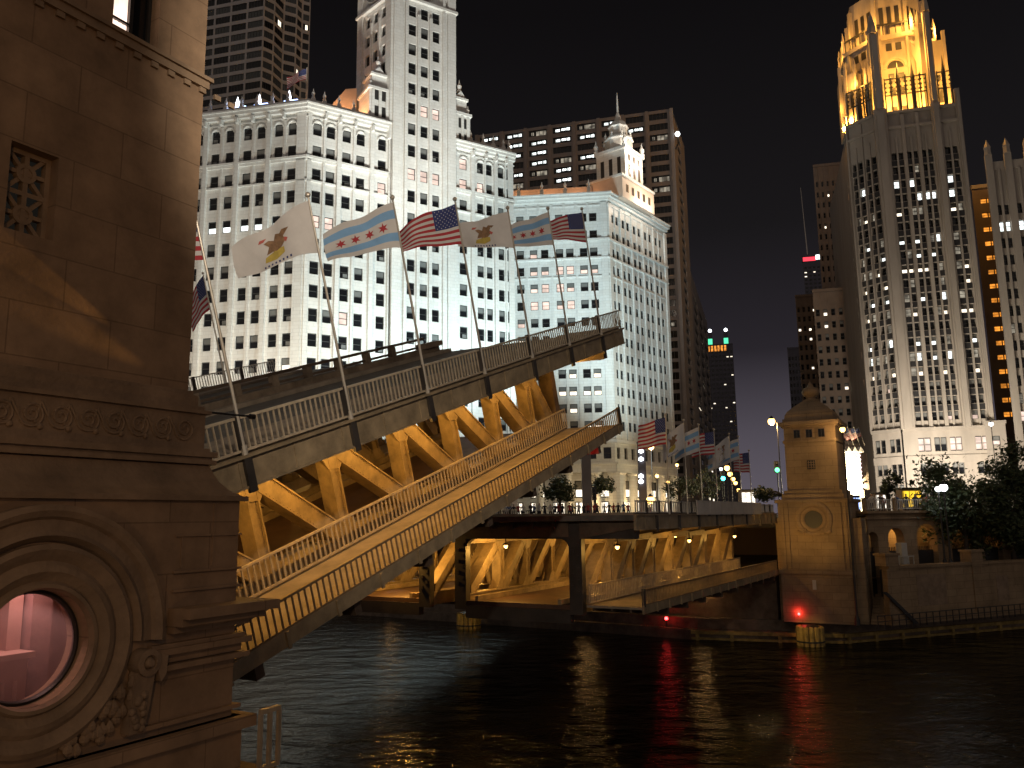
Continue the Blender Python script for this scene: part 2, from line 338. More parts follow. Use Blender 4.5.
# white barrier panels along the lowered leaf
for i in range(6):
    m = MB(); u0 = 5.6+i*2.9; m.box(FFE, u0, u0+2.84, -.24, -.18, -.02, .86, 0); m.box(FFE, u0, u0+2.84, -.26, -.16, .86, .9, 0)
    for u in (u0+.1, u0+2.7): m.box(FFE, u-.04, u+.04, -.178, -.125, -.1, .9, 1)
    o = link('barrier_panel', m, [barrier, steelk], loc=FFE(u0, -.2, 0)); tag(o, 'white barrier panel in the row along the deck of the lowered bridge leaf', 'barrier', 'white barrier panels on the lowered leaf')

ORG = (1, .50, .095)
def deck_lamp(F, root, u, v, w, power, rad=.16, hang=.5, col=ORG):
    m = MB(); p = F(u, v, w); m.tube(p+Z*max(hang, .14), p+Z*.12, .03, n=6); m.lathe(p, [(.05, .14), (.2, .06), (.22, 0.0)], 10, 0); m.ball(p-Z*.06, rad*.8, 1)
    link('deck_lamp', m, [dark, sod], root); lamp('POINT', p-Z*.28, power, col, radius=.1, parent=root)
for u, pw in ((6, 300), (14.7, 300), (22.6, 250), (29.5, 150)): deck_lamp(FE, near_e, u, 7.6, -1.7, pw*.16)
for u, pw in ((6.8, 170), (10.9, 200), (15.0, 205), (19.0, 190), (22.9, 175), (26.6, 140), (30.3, 50)): deck_lamp(FE, near_e, u, 2.0, -.92, pw)
for u in (14, 26): deck_lamp(FW, near_w, u, 7.6, -1.7, 60)
for u, v, pw in ((30.2, 9.9, 280), (30.6, 2.2, 90), (21, 7.8, 300), (12, 7.8, 300), (4, 7.8, 300), (18, 2.0, 100), (6, 2, 100)): deck_lamp(FFE, far_e, u, v, -1.75, pw)
for u in (29, 19, 9): deck_lamp(FFW, far_w, u, 7.8, -1.75, 280)
deck_lamp(FFW, far_w, 32.75, 10, -1.75, 800)

# ------------------------------------------------------------------ windows (placed at the end, once everything that hides them stands)
WIN = []                                       # (building, origin, u axis, outward axis, width, height, kind)
class Bld:
    def __init__(s, name, label, cat, loc, group=None):
        s.root = thing(name, label, cat, loc, group); s.mb = {}
    def part(s, key, mats):
        if key not in s.mb: s.mb[key] = (MB(), mats)
        return s.mb[key][0]
    def finish(s):
        for k, (m, mats) in s.mb.items():
            if m.v: link(k, m, mats, s.root)
def uvec(p0, p1): u = Vector((p1[0]-p0[0], p1[1]-p0[1], 0)); L = u.length; return u/L, L
def FP(p0, p1):                                # face frame: (u, out, z)
    u, L = uvec(p0, p1); n = Vector((u.y, -u.x, 0)); o = Vector((p0[0], p0[1], 0)); return (lambda a, b, c: o+u*a+n*b+Z*c), L, u, n
def facade(b, p0, p1, z0, z1, cols, rows, kind, depth=.5, key='wall', mats=None, proud=0.0):
    F, L, u, n = FP(p0, p1); m = b.part(key, mats)
    us = sorted(set([0, L]+[c-w/2 for c, w in cols]+[c+w/2 for c, w in cols])); us = [q for q in us if -1e-6 <= q <= L+1e-6]
    zs = sorted(set([z0, z1]+[z for z, h in rows]+[z+h for z, h in rows])); zs = [q for q in zs if z0-1e-6 <= q <= z1+1e-6]
    def isw(a, c):
        for i, (cc, w) in enumerate(cols):
            if abs(a-cc) < w/2:
                for j, (zz, h) in enumerate(rows):
                    if zz < c < zz+h: return i, j
        return None
    for j in range(len(zs)-1):
        run = None
        for i in range(len(us)-1):
            if us[i+1]-us[i] < 1e-4: continue
            w = isw((us[i]+us[i+1])/2, (zs[j]+zs[j+1])/2)
            if w is None or kind(*w) is None: m.quad(F(us[i], proud, zs[j]), F(us[i+1], proud, zs[j]), F(us[i+1], proud, zs[j+1]), F(us[i], proud, zs[j+1]))
    for i, (cc, w) in enumerate(cols):
        for j, (zz, h) in enumerate(rows):
            k = kind(i, j)
            if k is None or cc-w/2 < 0 or cc+w/2 > L or zz < z0-1e-6 or zz+h > z1+1e-6: continue
            a0, a1, q = cc-w/2, cc+w/2, proud-depth
            m.quad(F(a0, proud, zz), F(a0, q, zz), F(a0, q, zz+h), F(a0, proud, zz+h)); m.quad(F(a1, q, zz), F(a1, proud, zz), F(a1, proud, zz+h), F(a1, q, zz+h))
            m.quad(F(a0, proud, zz), F(a1, proud, zz), F(a1, q, zz), F(a0, q, zz)); m.quad(F(a0, q, zz+h), F(a1, q, zz+h), F(a1, proud, zz+h), F(a0, proud, zz+h))
            WIN.append((b, F(cc, q, zz), u, n, w, h, k))
    return F, L
def along(p, az, x, y):                        # where the vertical plane through p heading az meets the sight line through pixel x, y
    d = Vector((math.sin(R(az)), math.cos(R(az)))); u, z = on(x, y, p, (p[0]+d.x, p[1]+d.y)); return Vector((p[0]+d.x*u, p[1]+d.y*u, 0))
def on_pt(x, y, p0, p1): u, z = on(x, y, p0, p1); d = Vector((p1[0]-p0[0], p1[1]-p0[1], 0)).normalized(); return Vector((p0[0], p0[1], 0))+d*u+Z*z
def zat(x, y, p): return on(x, y, p, (p[0]+p[1], p[1]-p[0]))[1]     # height of a sight line over the point p
def cpx(p0, p1, xs, y, w): return [(on(x, yy if isinstance(y, (list, tuple)) else y, p0, p1)[0], w) for x, yy in zip(xs, y if isinstance(y, (list, tuple)) else [y]*len(xs))]
def rowz(p0, p1, x, ys, h): return [(on(x, y, p0, p1)[1]-h, h) for y in ys]
def box_between(m, pts, z0, z1, k=0):          # closed prism over a footprint
    n = len(pts); m.add([Vector((p[0], p[1], z0)) for p in pts]+[Vector((p[0], p[1], z1)) for p in pts], [tuple(range(n-1, -1, -1)), tuple(range(n, 2*n))]+[(i, (i+1) % n, n+(i+1) % n, n+i) for i in range(n)], k)
def ribs(m, F, us, w, out, z0, z1, k=0, base=.002):
    for q in us: m.box(F, q-w/2, q+w/2, base, out, z0, z1, k)
def rnd(*a):
    h = hash(tuple(int(q*7919) if isinstance(q, float) else q for q in a)); return ((h*2654435761) & 0xffffffff)/2**32
def fn_finial(m, c, s, k=0): m.lathe(c, [(.42*s, 0), (.42*s, .35*s), (.2*s, .5*s), (.38*s, .95*s), (.42*s, 1.3*s), (.2*s, 1.7*s), (.12*s, 2.0*s), (.02*s, 2.5*s)], 8, k)

# ------------------------------------------------------------------ white terracotta block with the clock tower
C0 = gp(302.5, 300, 134); ZC = zat(304, 104, C0)
S1 = along(C0, 58.6, 514.5, 300); S0 = along(C0, -78, 130, 300)
ws = Bld('office_building', 'floodlit white terracotta office block with a tall clock tower rising from its front', 'building', (C0.x, C0.y, -1))
Fl, Ll, ul, nl = FP(S0, C0); Fr, Lr, ur, nr = FP(C0, S1)
ROWY = [122.9, 145.3, 168.2, 190, 214.3, 237.5, 260.7, 283.9, 307.8, 332.7, 357.3, 382, 407, 432, 457, 482]
rows = rowz(S0, C0, 291, ROWY, 2.3)
lx = [155, 168, 181.5, 199.5, 216.5, 230.5, 248, 261.5, 279, 292.5]
cl = [(on(x, 133, S0, C0)[0], 1.55) for x in lx]
def kl(i, j):
    r = rnd(i, j, 3)
    if j == 4: return 'half' if i != 3 else 'pinkhalf'
    if j == 10 and i == 9: return 'warmhalf'
    return 'dark' if r < .55 else ('blind' if r < .8 else 'dark2')
facade(ws, S0, C0, -1, ZC, cl, rows, kl, depth=.28, mats=[terra])
rx = [313, 327, 343.5, 358, 380, 463.6, 481, 489.8, 501.8, 510.5]
cr = [(on(x, 300, C0, S1)[0], w) for x, w in zip(rx, [1.55]*5+[1.6, 1.4, 1.4, 1.4, 1.4])]
def kr(i, j):
    r = rnd(i, j, 11)
    if (i, j) in ((4, 2), (2, 8), (6, 1), (5, 1), (5, 0), (1, 4), (0, 4)): return 'pink'
    return 'dark' if r < .5 else ('blind' if r < .85 else 'dark2')
u_t0, u_t1 = on(389, 200, C0, S1)[0], on(453, 200, C0, S1)[0]
facade(ws, C0, S1, -1, ZC, [c for c in cr], rows, lambda i, j: kr(i, j), depth=.28, mats=[terra])
W_ = ws.part('wall', [terra]); back = Vector((math.sin(R(-20))*-0+8, 55, 0))
# clock tower
ZT = 116
pa, pb = Fr(u_t0, 1.0, 0), Fr(u_t1, 1.0, 0)
tw = u_t1-u_t0
tz = rowz(C0, S1, 409, [-130, -110, 7.8, 26.6, 46, 64.9, 85, 104.6, 125.2, 147, 170, 192, 214.5, 237.5, 260.7, 283.9, 307.8, 332.7, 357.3, 382], 2.3)
tcx = [on(x, 200, C0, S1)[0]-u_t0 for x in (409, 421.4, 433.2)]
def kt(i, j):
    r = rnd(i, j, 5)
    if (i, j) in ((1, 7), (2, 7), (0, 10), (1, 10), (2, 10)): return 'pink'
    return 'dark' if r < .5 else ('blind' if r < .85 else 'dark2')
facade(ws, pa, pb, -1, ZT, [(q, 1.5) for q in tcx], tz, kt, depth=.28, mats=[terra])
dp = nr*-tw*1.05
pd = along(pa, -44.5, 358.5, 60); pdv = pd-pa
lcols = [(pdv.length*f, 1.5) for f in (.27, .5, .73)]
facade(ws, pd, pa, ZC-3, ZT, lcols, [r for r in tz if r[0] > ZC], lambda i, j: 'dark' if rnd(i, j, 9) < .7 else 'blind', mats=[terra])
m = ws.part('wall', [terra]); pe = pb+pdv; m.quad(pb+Z*-1, pe-Z, pe+Z*ZT, pb+Z*ZT)
m.quad(pd-Z, pe-Z, pe+Z*ZT, pd+Z*ZT); m.quad(pa+Z*ZT, pb+Z*ZT, pe+Z*ZT, pd+Z*ZT)
Ft, Lt, ut, nt_ = FP(pa, pb); m = ws.part('tower_pier', [terra])
ribs(m, Ft, [.9, Lt-.9], 1.7, .45, -1, ZT); ribs(m, Ft, [2.6, Lt-2.6], .5, .55, -1, ZT-.2); ribs(m, Ft, [(tcx[0]+tcx[1])/2, (tcx[1]+tcx[2])/2], .6, .5, -1, tz[3][0]+4.5)
Fd, Ld, _, _ = FP(pd, pa); ribs(m, Fd, [.9, Ld-.9], 1.7, .45, ZC-3, ZT); ribs(m, Fd, [Ld*.385, Ld*.615], .5, .25, ZC-3, tz[3][0]+4.5)
zk = on(409, -2, pa, pb)[1]
for F_, L_ in ((Ft, Lt), (Fd, Ld)): m.box(F_, -.3, L_+.3, .05, .7, tz[2][0]+3.1, tz[2][0]+3.6)
for F_, L_ in ((Ft, Lt), (Fd, Ld)):                                    # clock faces above the window bays
    zc = tz[2][0]+7.3; k = MB(); P = lambda a, c, F_=F_: F_(a, .5, c)
    ring = [(math.cos(t*math.pi/16), math.sin(t*math.pi/16)) for t in range(32)]
    k.prism(lambda a, v, c, F_=F_: F_(a, v, c), [(L_/2+3.0*a, zc+3.0*c) for a, c in ring], .05, .5, 0); k.prism(lambda a, v, c, F_=F_: F_(a, v, c), [(L_/2+2.8*a, zc+2.8*c) for a, c in ring], .502, .54, 1)
    for h in range(12):
        t = h*math.pi/6; k.prism(lambda a, v, c, F_=F_: F_(a, v, c), [(L_/2+r*math.sin(t+q), zc+r*math.cos(t+q)) for r, q in ((2.0, -.05), (2.6, -.04), (2.6, .04), (2.0, .05))], .542, .58, 2)
    for t, l, w in ((R(-62), 1.5, .14), (R(60), 2.2, .1)): k.prism(lambda a, v, c, F_=F_: F_(a, v, c), [(L_/2+l*math.sin(t), zc+l*math.cos(t)), (L_/2+w*math.cos(t), zc-w*math.sin(t)), (L_/2-.3*math.sin(t), zc-.3*math.cos(t)), (L_/2-w*math.cos(t), zc+w*math.sin(t))], .585, .62, 2)
    link('clock_face', k, [terra, blind, dark], ws.root)
# ribs, ledges, cornice
m = ws.part('pier', [terra])
lm = [(cl[i][0]+cl[i+1][0])/2 for i in range(len(cl)-1)]
ribs(m, Fl, [lm[i] for i in (1, 3, 5, 7)], .75, .55, -1, ZC-1.5); ribs(m, Fl, [lm[i] for i in (0, 2, 4, 6, 8)], .38, .2, -1, ZC-2.5); ribs(m, Fl, [Ll-1.0], 1.7, .3, -1, ZC-1.5)
rm = [(cr[i][0]+cr[i+1][0])/2 for i in range(len(cr)-1)]
ribs(m, Fr, [.4], .7, .3, -1, ZC-1.5); ribs(m, Fr, [rm[i] for i in (1, 3, 5, 7)], .75, .6, -1, ZC-1.5); ribs(m, Fr, [rm[0], rm[2], rm[6], rm[8]], .34, .38, -1, ZC-2.5); ribs(m, Fr, [Lr-.7], 1.2, .3, -1, ZC-1.5)
ribs(m, Fr, [u_t0-.2, u_t1+.2], .3, .5, -1, ZC-1.5)
zl = on(298, 158.5, S0, C0)[1]
m = ws.part('ledge', [terra])
def bandLR(m, z0, z1, out, k=0):
    F_, L_, _, _ = FP(S0, C0); m.box(F_, 0, L_, .003, out, z0, z1, k)
    m.box(Fr, 0, u_t0-.02, .003, out, z0, z1, k); m.box(Fr, u_t1+.02, Lr+.2, .003, out, z0, z1, k)
    c = Vector((C0.x, C0.y, 0)); a_ = c+nl*out; b_ = c+nr*out; d_ = c+(nl+nr).normalized()*out*1.18
    m.add([c+Z*z0, a_+Z*z0, d_+Z*z0, b_+Z*z0, c+Z*z1, a_+Z*z1, d_+Z*z1, b_+Z*z1], [(0, 3, 2, 1), (4, 5, 6, 7), (1, 2, 6, 5), (2, 3, 7, 6)], k)
for z0, h, o_ in ((zl, .4, .5), (zl-.45, .4, .3), (on(298, 181.5, S0, C0)[1], .3, .3), (on(298, 118, S0, C0)[1], .25, .25)): bandLR(m, z0, z0+h, o_)
m = ws.part('cornice', [terra])
bandLR(m, ZC-1.4, ZC-.8, .7); bandLR(m, ZC-.8, ZC-.2, 1.0); bandLR(m, ZC-.2, ZC+.1, 1.2)
for q in lm[::1]+[cl[0][0]]: m.box(Fl, q-.2, q+.2, .4, 1.2, ZC-2.4, ZC-1.42)
for q in rm[:4]+rm[5:]: m.box(Fr, q-.2, q+.2, .4, 1.2, ZC-2.4, ZC-1.42)
for F_, cc in ((Fl, cl), (Fr, cr)):                                     # shell arches over the top windows
    for q, w in cc:
        for k in range(7):
            t0, t1 = k*math.pi/7, (k+1)*math.pi/7; m.prism(lambda a, v, c, F_=F_: F_(a, v, c), [(q-.75*math.cos(t0), ZC-3.6+.75*math.sin(t0)), (q-.95*math.cos(t0), ZC-3.6+.95*math.sin(t0)), (q-.95*math.cos(t1), ZC-3.6+.95*math.sin(t1)), (q-.75*math.cos(t1), ZC-3.6+.75*math.sin(t1))], .003, .25)
m = ws.part('parapet', [terra])
m.box(Fl, 0, Ll-.1, -.6, -.2, ZC-.5, ZC+1.25); m.box(Fr, .1, u_t0, -.6, -.2, ZC-.5, ZC+1.25); m.box(Fr, u_t1, Lr, -.6, -.2, ZC-.5, ZC+1.25)
for q in lm: m.box(Fl, q-.35, q+.35, -.7, -.1, ZC, ZC+1.6); fn_finial(m, Fl(q, -.4, ZC+1.6), .75)
for q in rm[:4:1]+[1.0]+rm[5:]+[Lr-.6]: m.box(Fr, q-.35, q+.35, -.7, -.1, ZC, ZC+1.6); fn_finial(m, Fr(q, -.4, ZC+1.6), .75)
m = ws.part('roof', [brown]); rb = [S0, C0, S1, S1-nr*45, S0-nl*45]
box_between(m, [S0-nl*.7, C0-(nl+nr)*.7, S1-nr*.7, S1-nr*45, S0-nl*45], ZC-1.2, ZC-.7)
m = ws.part('wall', [terra]); m.quad(S1-Z, S1-nr*45-Z, S1-nr*45+Z*ZC, S1+Z*ZC); m.quad(S0-nl*45-Z, S0-Z, S0+Z*ZC, S0-nl*45+Z*ZC); m.quad(S1-nr*45-Z, S0-nl*45-Z, S0-nl*45+Z*ZC, S1-nr*45+Z*ZC)
# stepped temples beside the tower, and the sloping penthouse behind the left parapet
def aedicule(F_, u0, u1, out, z0, s=1.0):
    w = u1-u0; m = MB()
    m.box(F_, u0, u1, -5, out, z0, z0+7.4*s); m.box(F_, u0-.3, u1+.3, -5.2, out+.3, z0+7.4*s, z0+8.0*s)
    for q in (.16, .5, .84): m.box(F_, u0+w*q-.28, u0+w*q+.28, out, out+.22, z0+.4, z0+7.3*s)
    for z_ in (z0+1.2, z0+4.4): m.box(F_, u0+w*.33-.4, u0+w*.33+.4, out+.01, out+.05, z_, z_+2, 1); m.box(F_, u0+w*.67-.4, u0+w*.67+.4, out+.01, out+.05, z_, z_+2, 1)
    a, b = u0+w*.15, u1-w*.15
    m.box(F_, a, b, -4, out-.5, z0+8.0*s, z0+11*s); m.box(F_, a-.3, b+.3, -4.2, out-.2, z0+11*s, z0+11.5*s)
    m.prism(lambda p, v, c: F_(p, v, c), [(a, z0+11.5*s), (b, z0+11.5*s), ((a+b)/2, z0+13.2*s)], -3, out-.5)
    fn_finial(m, F_((a+b)/2, out-1.2, z0+13*s), 1.1)
    for q in (u0+.3, u1-.3): fn_finial(m, F_(q, out-.4, z0+8.0*s), .8)
    link('turret', m, [terra, dark], ws.root)
aedicule(Fr, u_t0-4.2, u_t0-.1, .35, ZC-.3, .86); aedicule(Fr, u_t1+.1, u_t1+3.6, .35, ZC-1.5, .95)
m = ws.part('penthouse', [orangew]); q0, q1 = Fr(u_t0-14, -9, 0), Fr(u_t0-3, -7, 0)
m.prism(lambda a, v, c: Fr(a, v, c), [(u_t0-13, ZC-.7), (u_t0-4.3, ZC-.7), (u_t0-4.3, ZC+9), (u_t0-6.5, ZC+8.2), (u_t0-9, ZC+4.5), (u_t0-13, ZC+2.2)], -12, -6)
m.box(Fr, 4, u_t0-13, -14, -8, ZC-.7, ZC+2.6)
for a, pw in ((u_t0-7.5, 900), (u_t0-12, 700), (10, 500)): lamp('POINT', Fr(a, -3.2, ZC-.2), pw, (1, .48, .2), radius=.1, parent=ws.root)
lamp('POINT', pd-nr*2+ul*-2+Z*(ZC+1.5)+Vector((-3, -2, 0)), 4200, (1, .62, .2), radius=.2, parent=ws.root)
ws.finish()
# blue and white roof lights
for i, q in enumerate((Ll-14.5, Ll-10.2, Ll-4.4)):
    m = MB(); m.box(Fl, q-.9, q+1.7, -1.6, -1.2, ZC+1.2, ZC+2.0, 0); m.lathe(Fl(q, -1.4, ZC+2.0), [(.3, 0), (.35, .7), (.12, 1.6), (.02, 2.0)], 8, 1); m.box(Fl, q-.1, q+.1, -1.5, -1.3, ZC-.72, ZC+1.2, 2)
    o = link('roof_light', m, [blueb, whiteb, dark], loc=Fl(q, -1.4, ZC-.7)); tag(o, ('blue and white roof light farthest left on the white block', 'blue and white roof light between two others on the white block', 'blue and white roof light nearest the rooftop flag of the white block')[i], 'light', 'roof lights on the white block')

# ------------------------------------------------------------------ second white block with the small cupola
C1 = gp(610, 300, 172); ZN = zat(609, 193.5, C1)
N1 = along(C1, 38, 668, 300); N0 = along(C1, -84, 480, 300)
wn = Bld('office_building', 'floodlit pale terracotta office block with small spired cupola on its roof', 'building', (C1.x, C1.y, -1))
Fa, La, ua, na = FP(N0, C1); Fb, Lb, ub, nb = FP(C1, N1)
ry = [212.5+17.35*i for i in range(13)]
rn = rowz(N0, C1, 596, ry, 1.95); zb1 = on(612, 441.5, C1, N1)[1]; zb2 = on(612, 464, C1, N1)[1]
ca = [(on(x, 268, N0, C1)[0], 1.62) for x in (492, 506, 520.5, 533.8, 545, 559.8, 570.2, 584, 594.3)]
cb = [(on(x, y, C1, N1)[0], 1.25) for x, y in zip((610, 614.6, 621, 625.7, 632.2, 637, 643.4, 648, 654, 658.2), (218, 220, 223, 226, 229, 231, 234, 237, 239, 242))]
cb = [(c+.9, w) for c, w in cb]
def ka(i, j):
    r = rnd(i, j, 21)
    if j >= 10: return 'litlow' if r < .7 else 'blind'
    if j in (3, 4, 5) and i in (3, 4, 5, 6): return 'pink' if r < .6 else 'pinkhalf'
    if j > 6: return 'warmhalf' if r < .35 else ('dark' if r < .75 else 'blind')
    return 'dark' if r < .5 else ('blind' if r < .9 else 'pinkhalf')
facade(wn, N0, C1, zb1, ZN, ca, [r for r in rn if r[0] > zb1], ka, depth=.28, mats=[terra2])
facade(wn, C1, N1, zb1, ZN, cb, [r for r in rn if r[0] > zb1], lambda i, j: 'dark' if rnd(i, j, 4) < .8 else 'blind', depth=.28, mats=[terra2])
# base: a row of windows, a deep ledge, then tall columns in front of lit shops
cb2 = [(Lb*(k+.5)/9, 1.3) for k in range(9)]
facade(wn, N0, C1, zb2, zb1, [(La*(k+.5)/9, 1.6) for k in range(9)], [(zb2+1.2, 2.4)], lambda i, j: 'dark', mats=[terra2])
facade(wn, C1, N1, zb2, zb1, cb2, [(zb2+1.2, 2.4)], lambda i, j: 'dark', mats=[terra2])
facade(wn, N0-na*1.5, C1-na*1.5, -1, zb2, [(La*(k+.5)/6, La/9) for k in range(6)], [(.3, 2.9), (4.0, 3.6)], lambda i, j: 'shop' if j == 0 else 'warmhalf', mats=[terra2])
facade(wn, C1-nb*1.5, N1-nb*1.5, -1, zb2, [(Lb*(k+.5)/5, Lb/7) for k in range(5)], [(.3, 2.9), (4.0, 3.6)], lambda i, j: 'shop' if j == 0 else 'warmhalf', mats=[terra2])
m = wn.part('ledge', [terra2]); F_ = Fa
def bandN(m, z0, z1, out):
    m.box(Fa, 0, La, .003, out, z0, z1); m.box(Fb, 0, Lb+.2, .003, out, z0, z1); c = Vector((C1.x, C1.y, 0)); a_, b_, d_ = c+na*out, c+nb*out, c+(na+nb).normalized()*out*1.3
    m.add([c+Z*z0, a_+Z*z0, d_+Z*z0, b_+Z*z0, c+Z*z1, a_+Z*z1, d_+Z*z1, b_+Z*z1], [(0, 3, 2, 1), (4, 5, 6, 7), (1, 2, 6, 5), (2, 3, 7, 6)])
for y, h, o_ in ((240, .45, .5), (258, .35, .4), (205, .25, .2), (276, .25, .2)): z = on(607, y, N0, C1)[1]; bandN(m, z, z+h, o_)
bandN(m, zb1-.2, zb1+.5, .8); bandN(m, zb2-1.6, zb2, .5); bandN(m, zb2, zb2+.4, .9)
m = wn.part('cornice', [terra2]); bandN(m, ZN-1.5, ZN-.9, .6); bandN(m, ZN-.9, ZN-.3, 1.2); bandN(m, ZN-.3, ZN, 1.5)
m = wn.part('pier', [terra2])
am = [(ca[i][0]+ca[i+1][0])/2 for i in range(8)]; bm_ = [(cb[i][0]+cb[i+1][0])/2 for i in range(9)]
ribs(m, Fa, am, .5, .22, zb1+.5, ZN-2); ribs(m, Fa, [La-.8], 1.4, .3, zb1+.5, ZN-2); ribs(m, Fb, bm_[1::2], .55, .3, zb1+.5, ZN-2); ribs(m, Fb, bm_[0::2], .3, .15, zb1+.5, ZN-2); ribs(m, Fb, [.7, Lb-.5], 1.1, .3, zb1+.5, ZN-2)
for q in (.9, 7.5, 14, 20.5, 27): 
    if q < Lb: k = MB(); k.lathe(Fb(q, -.3, -1), [(1.25, 0), (1.25, .6), (.95, .9), (.82, zb2-1.2), (1.1, zb2-.9), (1.15, zb2-.6)] if q > 1 else [(2.2, 0), (2.2, .7), (1.9, 1.0), (1.75, zb2-1.2), (2.1, zb2-.9), (2.1, zb2-.6)], 14); link('column', k, terra2, wn.root, smooth=False)
for q in (4, 10, 16, 22, 28): k = MB(); k.lathe(Fa(La-q, -.3, -1), [(1.15, 0), (1.15, .6), (.9, .9), (.8, zb2-1.2), (1.1, zb2-.9), (1.15, zb2-.6)], 14); link('column', k, terra2, wn.root)
m = wn.part('roof', [brown]); box_between(m, [N0-na, C1-na-nb, N1-nb, N1-nb*40, N0-na*45], ZN-1, ZN-.4)
m = wn.part('wall', [terra2]); m.quad(N1-Z, N1-nb*40-Z, N1-nb*40+Z*ZN, N1+Z*ZN); m.quad(N1-nb*40-Z, N0-na*45-Z, N0-na*45+Z*ZN, N1-nb*40+Z*ZN); m.quad(N0-na*45-Z, N0-Z, N0+Z*ZN, N0-na*45+Z*ZN)
m = wn.part('penthouse', [orangew, terra2])
m.box(Fa, 4, La-3.2, -7, -5, ZN-.4, ZN+3.6, 0); m.box(Fa, 4, La-3.2, -7.2, -4.9, ZN+3.6, ZN+3.9, 0)
for k in range(6): m.box(Fa, La-4.3-5.2*k, La-3.5-5.2*k, -1.4, -.7, ZN-.1, ZN+2.0, 1); fn_finial(m, Fa(La-3.9-5.2*k, -1, ZN+2.0), .8, 1)
for a in (6, 13, 20, 27): lamp('POINT', Fa(La-a, -2.6, ZN+.2), 260, (1, .48, .22), radius=.1, parent=wn.root)
# cupola: three shrinking stages, corner pinnacles, lantern and spire
cc = at(620, 180, 181); cc = Vector((cc.x, cc.y, 0)); cu = wn.part('cupola', [orangew, terra2, dark])
X_, Y_ = ub, Vector((-ub.y, ub.x, 0)); G = lambda a, b_, c: cc+X_*a+Y_*b_+Z*c
zz = ZN-.4
cu.box(G, -7, 7.5, -4.6, 4.6, zz, zz+5.0, 0); cu.box(G, -7.2, 7.7, -4.8, 4.8, zz+5, zz+5.5, 1)
for k in range(5): cu.box(G, -5.4+2.5*k, -4.4+2.5*k, -4.66, -4.61, zz+1.6, zz+3.4, 2)
z1 = zz+5.5; cu.box(G, -4, 4, -3.8, 3.8, z1, z1+7.2, 1); cu.box(G, -4.4, 4.4, -4.2, 4.2, z1+7.2, z1+7.9, 1)
for a in (-2.2, 0, 2.2): cu.box(G, a-.45, a+.45, -3.86, -3.81, z1+1, z1+4, 2); cu.box(G, a-.45, a+.45, -3.86, -3.81, z1+4.8, z1+6.3, 2); cu.box(G, -4.06, -4.01, a-.45, a+.45, z1+1.5, z1+5.5, 2)
for a in (-4, 4):
    for b_ in (-3.8, 3.8): fn_finial(cu, G(a, b_, z1+7.9), 1.3, 1)
z2 = z1+7.9; cu.lathe(G(0, 0, z2), [(3.4, 0), (3.2, 3.0), (3.6, 3.3), (3.4, 3.8), (2.6, 4.2)], 8, 1); cu.lathe(G(0, 0, z2+4.2), [(2.2, 0), (2.1, 2.2), (2.5, 2.5), (1.9, 3.6), (.8, 4.6), (.6, 5.6), (.25, 6.5), (.16, 10.5), (.02, 11.6)], 8, 1)
for t in range(8): fn_finial(cu, G(3.1*math.cos(t*math.pi/4), 3.1*math.sin(t*math.pi/4), z2+3.9), .6, 1)
for a, b_, z_, pw in ((-4, -8, z2-2, 2600), (6, -8, z2-1, 2200), (0, -7.5, zz+1, 900), (5, -7.5, zz+1.0, 700)): lamp('POINT', G(a, b_, z_), pw, (1, .84, .68), radius=.1, parent=wn.root)
wn.finish()

# ------------------------------------------------------------------ concrete tower behind the white blocks
H1 = gp(672.5, 120, 245); ZH = zat(672.5, 108.5, H1); H0 = along(H1, -75, 478, 140)
ht = Bld('hotel_tower', 'dark concrete slab tower of wide window bays behind the pale white blocks', 'building', (H1.x, H1.y, -1))
Fh, Lh, uh, nh = FP(H0, H1)
bx = [on(x, 150, H0, H1)[0] for x in (452, 477, 502, 526, 550, 574.5, 599, 623.5, 648, 673)]
hc = [((bx[i]+bx[i+1])/2, (bx[i+1]-bx[i])-2.0) for i in range(9)]; hc[-1] = (hc[-1][0]-.3, hc[-1][1])
hr = [(on(660, 113.2+10.4*i, H0, H1)[1]-2.15, 2.15) for i in range(36)]; hr = [q for q in hr if q[0] > 1]
def kh(i, j):
    r = rnd(i, j, 31)
    if i <= 6 and j <= 8: return 'wide_lit' if r < .55 else ('wide_dim' if r < .8 else 'wide')
    if (i, j) in ((7, 1), (7, 8)): return 'wide_lit'
    if j in (6, 7) and i >= 7: return 'wide_dim'
    return 'wide_dim' if r < .1 else 'wide'
facade(ht, H0, H1, -1, ZH, hc, hr, kh, depth=.35, mats=[conc])
H2 = along(H1, 20, 684, 140)
facade(ht, H1, H2, -1, ZH-1.5, [(uvec(H1, H2)[1]*.5, uvec(H1, H2)[1]*.3)], hr[1:], lambda i, j: 'dark', mats=[conc])
m = ht.part('wall', [conc]); m.quad(H0-Z, H0-nh*25-Z, H0-nh*25+Z*ZH, H0+Z*ZH); m.quad(H0+Z*ZH, H1+Z*ZH, H2+Z*(ZH-1.5), H0-nh*25+Z*ZH); m.quad(H2-Z, H0-nh*25-Z, H0-nh*25+Z*ZH, H2+Z*(ZH-1.5))
ribs(m, Fh, bx, 1.1, .5, -1, ZH)
